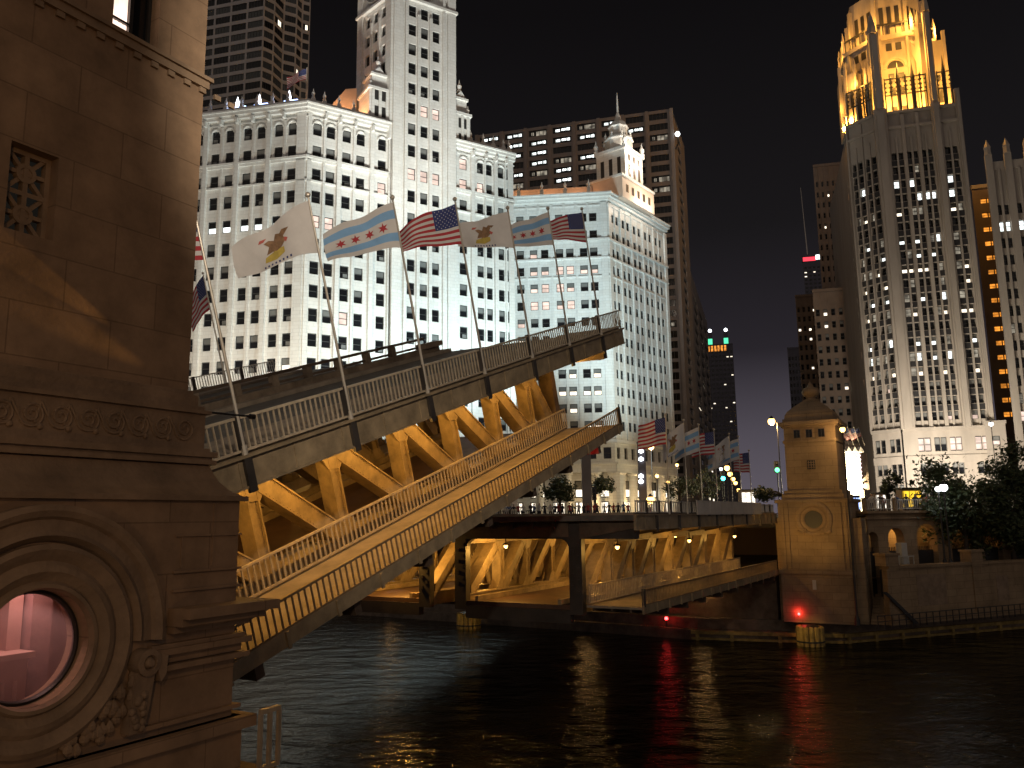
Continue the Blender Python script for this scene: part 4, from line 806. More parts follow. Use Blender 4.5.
m = MB(); ringmesh(m, HF, 0, -.45, [(.78, 3.015), (.001, 3.015)]); link('oculus_pane', m, dark, fh)
m = MB()
for s in (-1, 1):
    for k in range(6): m.ball(HF(s*(1.3-.12*k), 3.1, -1.5-.08*k+.02*k*k), .17)
m.box(HF, -.9, .9, 3.001, 3.1, -2.25, -2.1); m.box(HF, -.16, .16, 3.001, 3.04, -3.75, -2.9, 0)
for c in (-2.6, -2.2, 2.2, 2.6): m.box(HF, c-.12, c+.12, 3.001, 3.12, -4.69, .95)
link('relief', m, limefar, fh)
m = MB(); m.box(HF, -.4, -.1, 3.301, 3.36, -6.4, -5.6); link('notice_plate', m, barrier, fh)
lamp('SPOT', B(64, -16.2, -3.6), 1000, (1, .57, .14), target=B(77, -13.3, 2), angle=60, radius=.3)  # unseen spot added to light the front of this house
m = MB(); m.box(lambda a, c, z: B(a, c, z), 76.6, 82.6, -16.85, -16.45, -9.19, -.6); m.box(lambda a, c, z: B(a, c, z), 76.6, 83, -10.6, -9.7, -9.19, -.4); m.box(lambda a, c, z: B(a, c, z), 76.4, 82.6, -16.9, -16.4, -.6, -.3); link('wing_pier', m, limefar, fh)

# ------------------------------------------------------------------ the near bridge house: hollow stone base with a round window
nh_ = thing('bridge_house', 'large dark stone bridge house with carved scrolls and round lit window, nearest on the left', 'bridge house', B(6.57, -13.7, WATER))
A0, A1, CW = 3.25, 9.89, -11.0
NF = lambda a, v, z: B(a, CW+v, z)                          # v outward from the street front of the base
def course(m, d, z0, z1, k=0): m.box(NF, A0-d, A1+d, -5.35-min(d, .2), d, z0, z1, k)
OA, OZ, OR = 6.57, -1.6, .74
m = MB(); h = 1.0
m.box(NF, A0, OA-h, -.5, 0, -3.1, .34); m.box(NF, OA+h, A1, -.5, 0, -3.1, .34); m.box(NF, OA-h, OA+h, -.5, 0, OZ+h, .34); m.box(NF, OA-h, OA+h, -.5, 0, -3.1, OZ-h)
n = 48; vs = []
def sq(t): c, s_ = math.cos(t), math.sin(t); k = h/max(abs(c), abs(s_)); return c*k, s_*k
for v, sqr in ((0, True), (0, False), (-.5, False), (-.5, True)):
    for i in range(n):
        t = 2*math.pi*i/n+math.pi/4; x_, z_ = sq(t) if sqr else (OR*math.cos(t), OR*math.sin(t)); vs.append(NF(OA+x_, v, OZ+z_))
m.add(vs, [(r*n+i, r*n+(i+1) % n, (r+1)*n+(i+1) % n, (r+1)*n+i) for r in range(3) for i in range(n)])
m.box(NF, A0, A0+.45, -2.8, -.501, -3.1, .34); m.box(NF, A1-.45, A1, -2.8, -.501, -3.1, .34); m.box(NF, A0, A1, -5.35, -2.8, -3.1, .34); m.box(NF, A0+.45, A1-.45, -2.8, -.501, -.1, .34); m.box(NF, A0+.45, A1-.45, -2.8, -.501, -3.1, -2.9)
link('base', m, limestone, nh_)
m = MB()                                                    # lower courses down to the water
course(m, .28, -9.5, -6.2); course(m, .12, -6.2, -3.1); course(m, .2, -4.35, -4.1); course(m, .28, -3.28, -3.1)
link('plinth', m, limestone, nh_)
m = MB()                                                    # ledges right of the arch
def led(a0, d, z0, z1): m.box(NF, a0, A1+d, .002, d, z0, z1); m.box(NF, A1+.002, A1+d, -5.3, .002, z0, z1)
for d, z0, z1 in ((.50, -1.44, -1.29), (.34, -1.56, -1.44), (.16, -1.66, -1.56)): led(8.58, d, z0, z1)
for d, z0, z1 in ((.12, -1.86, -1.80), (.2, -1.95, -1.86), (.08, -2.08, -1.95), (.18, -2.18, -2.1)): led(8.25, d, z0, z1)
for d, z0, z1 in ((.10, -2.98, -2.92),): led(7.9, d, z0, z1)
for d, z0, z1 in ((.05, -.78, -.74), (.05, -1.06, -1.02), (.04, -.22, -.19)): led(8.62, d, z0, z1)
m.box(NF, 9.35, 9.385, .002, .02, -.7, .3); m.box(NF, 8.75, 8.785, .002, .02, -.7, -.2)
link('ledge', m, limestone, nh_)
m = MB(); course(m, .10, .34, .42)                          # apron: concave slope up to the mouldings, then the frieze
def slope(d0, z0, d1, z1):
    p = [NF(A0-d0, -5.35, z0), NF(A1+d0, -5.35, z0), NF(A1+d0, d0, z0), NF(A0-d0, d0, z0), NF(A0-d1, -5.35, z1), NF(A1+d1, -5.35, z1), NF(A1+d1, d1, z1), NF(A0-d1, d1, z1)]; m.hexa(p)
for (d0, z0), (d1, z1) in zip([(.03, .42), (-.12, .52), (-.24, .66), (-.31, .80), (-.36, .93)], [(-.12, .52), (-.24, .66), (-.31, .80), (-.36, .93), (-.40, .95)]): slope(d0, z0, d1, z1)
for d, z0, z1 in ((-.28, .95, 1.02), (-.33, 1.02, 1.07), (-.27, 1.07, 1.16), (-.36, 1.16, 1.22), (-.43, 1.22, 1.80), (-.36, 1.80, 1.86), (-.44, 1.86, 1.93), (-.52, 1.93, 2.12), (-.58, 2.12, 2.2)): course(m, d, z0, z1)
link('moulding', m, limeplain, nh_)
m = MB()                                                    # running scrolls carved along the frieze
def spiral(ac, zc, r0_, turns, v, s=1):
    pts = []
    for i in range(31): t = i/30; a_ = turns*2*math.pi*t+math.pi*.9; r = r0_*(1-t*.88); pts.append((ac+s*r*math.cos(a_), zc+r*math.sin(a_)))
    for p, q in zip(pts, pts[1:]): m.tube(NF(p[0], v, p[1]), NF(q[0], v, q[1]), .021, n=5)
k = A0+.75
while k < A1-.6:
    spiral(k, 1.52, .20, 2.1, -.43+.012); m.tube(NF(k-.19, -.42, 1.50), NF(k-.30, -.42, 1.70), .02, n=5); m.tube(NF(k-.30, -.42, 1.70), NF(k-.38, -.42, 1.40), .018, n=5); m.ball(NF(k-.3, -.43, 1.35), .05); k += .42
link('scroll_frieze', m, limeplain, nh_)
SV = -.64                                                   # shaft, set back; openings for the grille and the upper window
m = MB(); S0_, S1_ = A0+.64, A1-.64; zt0, zt1 = 2.2, 9.9
ops = [(6.04, 6.74, 4.12, 5.42), (7.43, 8.27, 7.98, 9.6), (5.0, 5.9, 7.98, 9.6)]
us = sorted({S0_, S1_, *[o_[0] for o_ in ops], *[o_[1] for o_ in ops]}); zs = sorted({zt0, zt1, *[o_[2] for o_ in ops], *[o_[3] for o_ in ops]})
for i in range(len(us)-1):
    for j in range(len(zs)-1):
        uc, zc = (us[i]+us[i+1])/2, (zs[j]+zs[j+1])/2
        if not any(o_[0] < uc < o_[1] and o_[2] < zc < o_[3] for o_ in ops): m.quad(NF(us[i], SV, zs[j]), NF(us[i+1], SV, zs[j]), NF(us[i+1], SV, zs[j+1]), NF(us[i], SV, zs[j+1]))
for a0, a1, z0, z1 in ops:
    q = SV-.42
    for p in (((a0, z0), (a1, z0)), ((a1, z0), (a1, z1)), ((a1, z1), (a0, z1)), ((a0, z1), (a0, z0))): m.quad(NF(p[0][0], SV, p[0][1]), NF(p[1][0], SV, p[1][1]), NF(p[1][0], q, p[1][1]), NF(p[0][0], q, p[0][1]))
m.quad(NF(S1_, SV, zt0), NF(S1_, -4.7, zt0), NF(S1_, -4.7, zt1), NF(S1_, SV, zt1)); m.quad(NF(S0_, SV, zt0), NF(S0_, -4.7, zt0), NF(S0_, -4.7, zt1), NF(S0_, SV, zt1)); m.quad(NF(S0_, -4.7, zt0), NF(S1_, -4.7, zt0), NF(S1_, -4.7, zt1), NF(S0_, -4.7, zt1)); m.quad(NF(S0_, SV, zt1), NF(S1_, SV, zt1), NF(S1_, -4.7, zt1), NF(S0_, -4.7, zt1))
link('shaft', m, limestone, nh_)
m = MB()
def sband(d, z0, z1): m.box(NF, S0_-d, S1_+d, -4.7-d, SV+d, z0, z1)
sband(.07, 7.72, 7.86); sband(.12, 7.86, 7.93)
for k in range(18): a_ = S0_+.3+.33*k; m.box(NF, a_, a_+.13, SV+.002, SV+.05, 7.62, 7.715)
sband(.12, 9.9, 10.1); sband(.3, 10.1, 10.3); sband(.5, 10.3, 10.55)
link('belt_course', m, limeplain, nh_)
m = MB()
for (r0_, z0), (r1_, z1) in zip([(1.0, 10.55), (.9, 10.9), (.55, 11.6)], [(.9, 10.9), (.55, 11.6), (.2, 12.4)]):
    am, vm, ha, hv = (S0_+S1_)/2, (SV-4.7)/2, (S1_-S0_)/2, (SV+4.7)/2
    m.hexa([NF(am+sa*ha*r0_, vm+sv*hv*r0_, z0) for sa, sv in ((-1, -1), (1, -1), (1, 1), (-1, 1))]+[NF(am+sa*ha*r1_, vm+sv*hv*r1_, z1) for sa, sv in ((-1, -1), (1, -1), (1, 1), (-1, 1))])
link('roof', m, limeplain, nh_)
m = MB(); a0, a1, z0, z1 = ops[0]; v = SV-.2; ac, zc = (a0+a1)/2, (z0+z1)/2     # pierced stone grille, two stars over each other
for b_ in ((a0, a0+.07, z0, z1), (a1-.07, a1, z0, z1), (a0+.07, a1-.07, z0, z0+.07), (a0+.07, a1-.07, z1-.07, z1), (ac-.035, ac+.035, z0+.07, z1-.07)): m.box(NF, b_[0], b_[1], v-.12, v, b_[2], b_[3])
for zc in (z0+.325+.01, z1-.325-.01):
    m.box(NF, a0+.07, a1-.07, v-.11, v-.01, zc-.03, zc+.03)
    for s in (-1, 1): m.prism(lambda a, vv, z: NF(a, vv, z), [(a0+.05, zc-s*.29), (a0+.11, zc-s*.31), (a1-.05, zc+s*.29), (a1-.11, zc+s*.31)], v-.10, v-.015)
    ringmesh(m, NF, ac, zc, [(.15, v-.1), (.15, v+.005), (.09, v+.005), (.09, v-.1)], n=16)
m.box(NF, a0, a1, v-.0, v+.0001, (z0+z1)/2-.035, (z0+z1)/2+.035)
g_r = link('stone_grille', m, limeplain, nh_)
m = MB(); m.quad(NF(a0, SV-.41, z0), NF(a1, SV-.41, z0), NF(a1, SV-.41, z1), NF(a0, SV-.41, z1)); link('pane', m, glassb, g_r)
for (a0, a1, z0, z1), on_ in ((ops[1], 1), (ops[2], 0)):        # upper windows: one lit with a curtain, one dark
    m = MB(); v = SV-.22; ac = a0+(a1-a0)*.56
    for b_ in ((a0, a0+.06, z0, z1), (a1-.06, a1, z0, z1), (a0+.06, a1-.06, z0, z0+.07), (ac-.035, ac+.035, z0+.07, z1), (a0+.06, ac-.035, z0+.30, z0+.34)): m.box(NF, b_[0], b_[1], v-.08, v, b_[2], b_[3], 0)
    m.quad(NF(ac, v-.05, z0), NF(a1, v-.05, z0), NF(a1, v-.05, z1), NF(ac, v-.05, z1), 1)
    for k in range(10):
        x0 = a0+.06+(ac-a0-.1)*k/10; x1 = a0+.06+(ac-a0-.1)*(k+1)/10; f0, f1 = (.03 if k % 2 else 0), (0 if k % 2 else .03)
        m.quad(NF(x0, v-.06+f0*.5, z0+.05), NF(x1, v-.06+f1*.5, z0+.05), NF(x1, v-.06+f1*.5, z1), NF(x0, v-.06+f0*.5, z1), 2)
    w_ = link('window', m, [dark, glassd, glow('curtain_lit', (1, .70, .56), 1.25, .25, 3.0) if on_ else glassd], nh_)
    if on_: w_['label'] = 'upper window with one pane lit behind a curtain'
# carved rings and archivolt round the oculus
m = MB(); AF = lambda a, v, z: NF(a, v, z)
ringmesh(m, AF, OA, OZ, [(1.86, .001), (1.86, .16), (1.78, .2), (1.70, .16), (1.66, .1), (1.52, .12), (1.45, .17), (1.40, .08), (1.36, .002)], a0=-.06, a1=math.pi+.06, n=64); link('archivolt', m, limeplain, nh_)
m = MB(); ringmesh(m, AF, OA, OZ, [(1.34, .001), (1.34, .12), (1.27, .16), (1.2, .12), (1.12, .06), (1.06, .10), (.98, .12), (.93, .08), (.86, .03), (.82, .09), (.77, .09), (.742, .0), (.742, -.3)], n=80); link('oculus_ring', m, limeplain, nh_)
m = MB(); ringmesh(m, AF, OA, OZ, [(.741, -.28), (.741, -.22), (.70, -.20), (.68, -.24), (.68, -.28)], n=64, k=0); link('window_frame', m, dark, nh_)
gl = bpy.data.materials.new('oculus_glass'); gl.use_nodes = True; t = gl.node_tree; t.nodes.clear(); oo = t.nodes.new('ShaderNodeOutputMaterial'); mx = t.nodes.new('ShaderNodeMixShader'); tr = t.nodes.new('ShaderNodeBsdfTransparent'); gs = t.nodes.new('ShaderNodeBsdfGlossy'); gs.inputs['Roughness'].default_value = .03
lw_ = t.nodes.new('ShaderNodeFresnel'); t.links.new(lw_.outputs[0], mx.inputs[0]); t.links.new(tr.outputs[0], mx.inputs[1]); t.links.new(gs.outputs[0], mx.inputs[2]); t.links.new(mx.outputs[0], oo.inputs[0]); tr.inputs[0].default_value = (.93, .86, .86, 1); tl = t.nodes.new('ShaderNodeBsdfTranslucent'); tl.inputs[0].default_value = (.75, .55, .55, 1); m2 = t.nodes.new('ShaderNodeMixShader'); m2.inputs[0].default_value = .2; t.links.new(mx.outputs[0], m2.inputs[1]); t.links.new(tl.outputs[0], m2.inputs[2]); t.links.new(m2.outputs[0], oo.inputs[0])
m = MB(); ringmesh(m, AF, OA, OZ, [(.70, -.25), (.001, -.25)], n=48); link('oculus_pane', m, gl, nh_)
m = MB()                                                    # the small room behind: plaster walls, a shelf, a column, folded cloth
plas = mat('pink_plaster', (.55, .34, .31), .8, var=.1, scale=20); shelfm = mat('pale_shelf', (.62, .42, .38), .6, var=.08, scale=20); cloth = mat('dusky_curtain', (.36, .22, .22), .85, var=.2, scale=25)
m.quad(NF(A0+.5, -2.75, -2.85), NF(A1-.5, -2.75, -2.85), NF(A1-.5, -2.75, -.14), NF(A0+.5, -2.75, -.14), 0)
m.box(NF, 6.3, 7.15, -1.7, -.95, -1.86, -1.78, 1); m.box(NF, 6.36, 7.1, -1.62, -1.05, -2.85, -1.861, 0); m.box(NF, 6.95, 7.15, -1.6, -1.35, -1.779, -.3, 0); m.box(NF, 7.2, 7.5, -2.4, -1.2, -2.85, -.2, 2)
for k in range(9): m.tube(NF(5.25+.16*k, -2.2, -2.85), NF(5.22+.16*k, -2.2, -.3), .07, n=6, m=2)
for k in range(7): m.tube(NF(5.9+.17*k, -1.0, -2.86), NF(5.9+.17*k, -1.0, -2.15), .03, n=6, m=1)
link('room_interior', m, [plas, shelfm, cloth], nh_)
lamp('POINT', NF(6.85, -1.0, -.45), 34, (1, .62, .55), radius=.12, parent=nh_)
m = MB()                                                    # scroll bracket and leaf carving under the springing
ringmesh(m, NF, 8.12, -2.0, [(.19, .002), (.19, .26), (.11, .28), (.09, .22), (.05, .3), (.001, .3)], n=24)
m.prism(lambda a, v, z: NF(a, v, z), [(7.98, -2.1), (8.27, -2.1), (8.2, -2.6), (8.12, -2.95), (7.88, -2.95), (7.92, -2.5)], .002, .2)
m.prism(lambda a, v, z: NF(a, v, z), [(8.34, -1.9), (8.46, -1.95), (8.44, -2.2), (8.36, -2.3), (8.3, -2.15)], .002, .22)
rs = random.Random(4)
for k in range(46):
    t = -1.25+rs.random()*1.0; r = 1.36+rs.random()*.3; a_, z_ = OA+r*math.cos(t), OZ+r*math.sin(t)
    if z_ > -3.05 and z_ < -2.0: 
        p = NF(a_, .05+.05*rs.random(), z_); d_ = Vector((rs.uniform(-1, 1), 0, rs.uniform(-1, 1)))*.1; m.lathe(p-Z*.08, [(.01, 0), (.06, .05), (.07, .1), (.03, .17), (.005, .2)], 6)
for k in range(12): m.ball(NF(8.0+rs.uniform(-.1, .12), .2, -2.45-.04*k), .06)
link('carved_bracket', m, limeplain, nh_)
# a sodium street lamp behind the viewer lights the stone; the bracket lamp is added to throw the streak on the wall
lamp('POINT', B(-3.0, 1.5, 5.0), 440, (1, .55, .22), radius=.25)
lamp('POINT', B(1.0, -4.0, -5.0), 85, (1, .56, .24), radius=.25)
lp = NF(10.35, -.36, 1.86); m = MB(); m.tube(NF(9.45, -.5, 1.86), lp+A*.06, .02, n=6); m.tube(lp+A*.02, lp+A*.12, .05, n=8); link('streak_lamp', m, dark, nh_)
lamp('SPOT', lp-A*.02, 2600, (1, .50, .12), target=NF(5.2, SV+.02, 4.22), angle=6.5, radius=.01, blend=.5, parent=nh_)
lamp('SPOT', lp-A*.02, 1500, (1, .50, .12), target=NF(5.2, SV+.02, 3.55), angle=11, radius=.01, blend=1, parent=nh_)
# unseen spot added near the viewer to brighten the leaf's railing and flags
lamp('SPOT', B(4, -2.0, 9.0), 5600, (1, .84, .66), target=FE(15, 0, 2.5), angle=62, radius=.3, blend=.8)
# small fenced landing at the water side
m = MB(); BF = lambda a, c, z: B(a, c, z); m.box(BF, 10.05, 10.5, -14, -10.4, -9.5, -4.0); poly = m
o = struct('landing', m, quaym)
m = MB(); railing(m, lambda u, v, w: B(u, v, w), 10.05, 10.45, -10.5, -4.0, 1.0, step=.16, r=.03); o = link('landing_fence', m, [railm, steelk], loc=B(10.7, -10.5, -4.0)); tag(o, 'short metal fence on the landing at the foot of the near stone house', 'fence')

# ------------------------------------------------------------------ flagpoles and flags
fw_ = mat('flag_white', (.62, .60, .58), .8, var=.06, scale=20); fr_ = mat('flag_red', (.42, .04, .05), .8, var=.1, scale=20); fb_ = mat('flag_navy', (.03, .045, .17), .8, var=.1, scale=20); fl_ = mat('flag_skyblue', (.22, .42, .68), .8, var=.08, scale=20)
fbr = mat('emblem_brown', (.26, .15, .08), .8, var=.3, scale=60); fye = mat('emblem_gold', (.5, .38, .08), .8, var=.2, scale=50); frd = mat('emblem_ribbon', (.5, .12, .1), .8, var=.1, scale=40)
FM = [fw_, fr_, fb_, fl_, fbr, fye, frd]
def flag_mesh(kind, S):                                     # S(s, t) maps the unit flag (s from the pole, t from the top) to a point
    m = MB(); nx = 30; nz = 26
    def col(i, j):
        s, t = (i+.5)/nx, (j+.5)/nz
        if kind == 'us': return 2 if (s < .4 and j < 14) else (1 if (j//2) % 2 == 0 else 0)
        if kind == 'chicago': return 3 if (.17 < t < .34 or .66 < t < .83) else 0
        return 0
    pts = [S(i/nx, j/nz) for j in range(nz+1) for i in range(nx+1)]
    m.add(pts, []); 
    for j in range(nz):
        for i in range(nx): m.f.append([j*(nx+1)+i, j*(nx+1)+i+1, (j+1)*(nx+1)+i+1, (j+1)*(nx+1)+i]); m.m.append(col(i, j))
    def patch(poly, k, e=.012):
        for sg in (-1, 1):
            vs = []
            for s, t in poly:
                p = S(s, t); du = S(min(1, s+.01), t)-S(max(0, s-.01), t); dv = S(s, min(1, t+.01))-S(s, max(0, t-.01)); n = du.cross(dv).normalized(); vs.append(p+n*e*sg)
            c = sum(vs, Vector())/len(vs); m.add(vs+[c], [(i, (i+1) % len(vs), len(vs)) for i in range(len(vs))], k)
    star = lambda cs, ct, r, n, asp: [(cs+(r if q % 2 == 0 else r*(.4 if n == 5 else .42))*math.sin(math.pi*q/n)*asp, ct-(r if q % 2 == 0 else r*(.4 if n == 5 else .42))*math.cos(math.pi*q/n)) for q in range(2*n)]
    if kind == 'us':
        for r in range(9):
            for c in range(6 if r % 2 == 0 else 5): patch(star(.035+.066*c+(0 if r % 2 == 0 else .033), .05+.055*r, .02, 5, .55), 0)
    if kind == 'chicago':
        for c in (.2, .4, .6, .8): patch(star(c, .5, .125, 6, .6), 1)
    if kind == 'illinois':
        patch([(.36, .50), (.42, .30), (.50, .22), (.53, .34), (.60, .27), (.66, .30), (.60, .42), (.64, .60), (.56, .58), (.50, .66), (.44, .60)], 4)
        patch([(.40, .62), (.50, .58), (.66, .66), (.68, .80), (.52, .84), (.40, .76)], 5); patch([(.62, .20), (.70, .20), (.72, .27), (.66, .26)], 6, .016); patch([(.33, .50), (.37, .44), (.40, .47), (.36, .56)], 6, .016); patch([(.30, .30), (.40, .24), (.50, .36), (.44, .44)], 4, .014); patch([(.46, .40), (.52, .38), (.53, .52), (.47, .54)], 0, .018)
        patch([(.47, .42), (.515, .405), (.52, .46), (.475, .47)], 2, .021)
        for c in range(8): patch([(.32+.052*c, .90), (.32+.052*c+.022, .90), (.32+.052*c+.022, .955), (.32+.052*c, .955)], 2)
    return m
def flagpole(base, up, Lp, kind, label, azf, Lf, drop, H=1.62, wave=.13, curl=0.0, ph=0.0, group='flagpoles of the bridge', r=.04, fold=0.0):
    root = thing('flagpole', label, 'flagpole', base, group)
    m = MB(); m.tube(base, base+up*Lp, r, r*.6, 8, 0); m.ball(base+up*(Lp+.06), .085, 0); m.tube(base, base+up*.25, r*1.7, r*1.5, 8, 0)
    link('pole', m, polem, root)
    top = base+up*(Lp-.12); d = Vector((math.sin(R(azf)), math.cos(R(azf)), 0)); sd = Vector((-d.y, d.x, 0))
    def S(s, t):
        dd = (d*math.cos(curl*s)+sd*math.sin(curl*s))
        wv = wave*(s**.7)*math.sin(6.5*s-1.2*t+ph)+.05*s*math.sin(15*s+3*t+ph*2)
        return top-up*(t*H*(1-fold*s))+dd*(s*Lf)-Z*(drop*s**1.25)+sd*wv+Z*(.05*math.sin(8*s+ph)*s)-Z*(fold*.3*s*math.sin(3*t))
    link('flag', flag_mesh(kind, S), FM, root, smooth=True, recalc=False)
    return root
UPL = WR
spec = [(5.4, 'us', 'flagpole with a striped flag half hidden by the stone house, nearest on the raised leaf', 262, 2.3, .55, .1, 0.3),
        (9.7, 'illinois', 'flagpole with a broad white emblem flag streaming left, second pole on the raised leaf', 278, 2.3, 1.35, .22, 1.2),
        (13.9, 'chicago', 'flagpole with a white and sky blue starred flag, third pole on the raised leaf', 272, 2.35, 1.1, .2, 2.0),
        (17.9, 'us', 'flagpole with a large striped flag blowing left, middle of the raised leaf', 280, 2.3, .8, .24, 4.0),
        (22.05, 'illinois', 'flagpole with a white emblem flag blowing left of the fifth pole of the raised leaf', 282, 2.35, .42, .12, 1.0),
        (26.0, 'chicago', 'flagpole with a starred blue and white flag, second last pole on the raised leaf', 292, 2.3, .5, .14, 2.6),
        (30.0, 'us', 'flagpole with a striped flag nearest the tip of the raised leaf', 286, 1.95, .22, .1, 5.0)]
for u, kd, lb, az_, Lf, dr, wv, ph in spec: flagpole(FE(u, -.02, .05), UPL, 6.75 if u < 20 else 6.45, kd, lb, az_, Lf, dr, wave=wv, ph=ph, fold=.42 if u > 9 else .1, H=1.55, r=.05)
q = FW(28.5, .06, 1.05); flagpole(q-WR*1.0, WR, 7.4, 'us', 'flagpole with a limp small striped flag behind the raised leaf, left edge by the house', 285, 1.2, 1.9, H=2.2, wave=.1, r=.06, fold=.2)
fspec = [(27.8, 'us', 'flagpole with a wide striped flag, leftmost pole on the lowered leaf', 262, 1.75, .55), (24.35, 'illinois', 'flagpole with a drooping plain white flag, second pole of the lowered leaf', 255, 1.6, 1.2), (21.2, 'chicago', 'flagpole with a sagging starred flag, third pole of the lowered leaf', 262, 1.8, .9),
         (17.6, 'us', 'flagpole with a folded striped flag, middle pole of the lowered leaf', 268, 1.7, .35), (13.6, 'illinois', 'flagpole with a bunched white flag, fifth pole of the lowered leaf', 250, 1.5, 1.0), (11.0, 'chicago', 'flagpole with a long low starred flag, second last pole of the lowered leaf', 258, 2.6, 1.2), (7.9, 'us', 'flagpole with a small bright striped flag nearest the far bridge house', 275, 1.3, .1)]
for i, (u, kd, lb, az_, Lf, dr) in enumerate(fspec): flagpole(FFE(u, -.05, .05), Z, 5.9 if u > 10 else 5.0, kd, lb, az_, Lf, dr, wave=.16, ph=i*1.3, fold=.1)
pr = FP(S0, C0)[0](uvec(S0, C0)[1]-1.2, -1.5, 0); flagpole(pr+Z*(ZC-.7), Z, 8.6, 'us', 'flagpole with a striped flag on the roof corner of the white terracotta block', 275, 3.6, 1.6, H=2.0, wave=.3, r=.12, group='roof flagpoles')
# ------------------------------------------------------------------ terrace with its arcade, retaining wall, steps and fence on the far bank
def arcade():
    p0, p1 = B(79.6, -9.55), B(104, 9.4); F, L, u, n = FP(p0, p1); root = thing('arcade', 'stone arcade with warm lit arched openings carrying the terrace beside the domed bridge house', 'arcade', B(88, -3, -9.2))
    m = MB(); zb, zt = -9.0, -.02; ops = [(-.1+.55, .62, 2.05), (3.2, .95, 2.2), (6.95, 1.25, 2.2), (11.2, 1.25, 2.2), (15.4, 1.25, 2.2), (19.6, 1.25, 2.2)]
    spring = -2.2; edge = [0]
    for c, w, _ in ops: edge += [c-w, c+w]
    edge.append(L)
    for i in range(0, len(edge), 2): m.quad(F(edge[i], 0, zb), F(edge[i+1], 0, zb), F(edge[i+1], 0, zt), F(edge[i], 0, zt))
    for c, w, _ in ops:
        pts = [(c-w*math.cos(k*math.pi/12), spring+w*math.sin(k*math.pi/12)*.95) for k in range(13)]
        for (a0, z0), (a1, z1) in zip(pts, pts[1:]): m.quad(F(a0, 0, z0), F(a1, 0, z1), F(a1, 0, zt), F(a0, 0, zt)); m.quad(F(a0, 0, z0), F(a1, 0, z1), F(a1, -.9, z1), F(a0, -.9, z0))
        for s in (c-w, c+w): m.quad(F(s, 0, zb), F(s, -.9, zb), F(s, -.9, spring), F(s, 0, spring))
    link('wall', m, limefar, root)
    m = MB(); m.quad(F(-.2, -4.2, zb), F(L, -4.2, zb), F(L, -4.2, -.3), F(-.2, -4.2, -.3)); m.quad(F(-.2, -.9, -.3), F(L, -.9, -.3), F(L, -4.2, -.3), F(-.2, -4.2, -.3)); m.quad(F(-.2, 0, -5.6), F(L, 0, -5.6), F(L, -4.2, -5.6), F(-.2, -4.2, -5.6)); link('passage', m, limefar, root)
    m = MB(); m.box(F, -.3, L, -1, .35, -.02, .22); m.box(F, -.3, L, .003, .2, -.5, -.36); link('cornice', m, limefar, root)
    for c, w, _ in ops:
        m = MB(); m.box(F, c-w+.02, c+w-.02, -.62, -.55, -9, -3.35); [m.box(F, c-w+.05+k*.2, c-w+.1+k*.2, -.6, -.56, -3.35, -3.0) for k in range(int(w*2/.2))]; link('gate', m, dark, root)
    for c, pw, off in ((.5, 50, -2.6), (3.6, 70, -2.2), (7.3, 70, -2.4), (12, 12, -2.4), (17, 8, -2.4)):
        m = MB(); q = F(c+.35, off-.6, -1.25); m.lathe(q, [(.02, .28), (.16, .2), (.2, .02), (.12, -.1), (.02, -.14)], 10, 0); m.tube(q+Z*.28, q+Z*.95, .025, n=5, m=1); link('passage_lamp', m, [sod, dark], root); lamp('POINT', q-Z*.3, pw, (1, .55, .16), radius=.12, parent=root)
    return F, L
FA, LA = arcade()
m = MB(); m.box(FA, -.2, LA, -.30, -.22, 1.16, 1.24, 0); m.box(FA, -.2, LA, -.30, -.22, .36, .42, 0)
for k in range(int(LA/.22)): m.box(FA, k*.22, k*.22+.06, -.29, -.23, .42, 1.16, 0)
for k in range(8): m.box(FA, k*3.6-.15, k*3.6+.15, -.4, -.12, .22, 1.4, 1)
o = link('balustrade', m, [railw, limefar], loc=FA(10, -.26, .22)); tag(o, 'pale balustrade along the terrace edge above the arcade', 'railing')
p0, p1 = B(76.75, -7.9), B(95.5, 5.3); FR_, LR, uR, nR = FP(p0, p1); rw = thing('retaining_wall', 'long low stone retaining wall with square piers at the quay right of the bridge house', 'wall', B(84, -2, -9.2))
m = MB(); m.box(FR_, 0, LR+14, -.7, 0, -9.2, -4.62); link('wall', m, limefar, rw)
m = MB(); m.box(FR_, -.1, LR+14, -.85, .14, -4.62, -4.38); m.box(FR_, 0, LR+14, .003, .08, -8.9, -8.6); link('coping', m, limefar, rw)
for a in (.3, 10.9, 22): m = MB(); m.box(FR_, a-.75, a+.75, -.9, .2, -4.38, -3.5); m.box(FR_, a-.62, a+.62, .003, .12, -8.6, -4.62); m.box(FR_, a-.85, a+.85, -1, .3, -3.5, -3.32); link('pier', m, limefar, rw)
m = MB(); m.box(FR_, 3.2, 6.8, .003, .03, -7.8, -5.2); m.box(FR_, 13.4, 15.0, .003, .03, -7.9, -5.7); link('wall_panel', m, limeplain, rw)
poly_slab('planted_bank', [B(77.6, -7.4), B(80.4, -9.0), B(105, 9.0), B(125, 26), B(110, 14), B(96, 4.6)], -9.19, -4.9, ground)
st = MB()                                                   # steps down between the bridge house and the retaining wall
for k in range(20): st.box(lambda a, c, z: B(a, c, z), 84.1-.36*k-.36, 84.1-.36*k, -9.62, -8.35, -9.19, -5.2-.2*k)
o = link('steps', st, limefar, loc=B(80, -9, -9.2)); tag(o, 'dark stone steps between the bridge house and the retaining wall', 'steps')
m = MB(); F = lambda a, v, z: FR_(a, v+1.15, z)
for z in (-8.15, -8.6): m.box(F, -3, LR+12, -.025, .025, z-.03, z+.03)
for k in range(44): m.box(F, -3+.8*k, -3+.8*k+.06, -.03, .03, -9.19, -8.12)
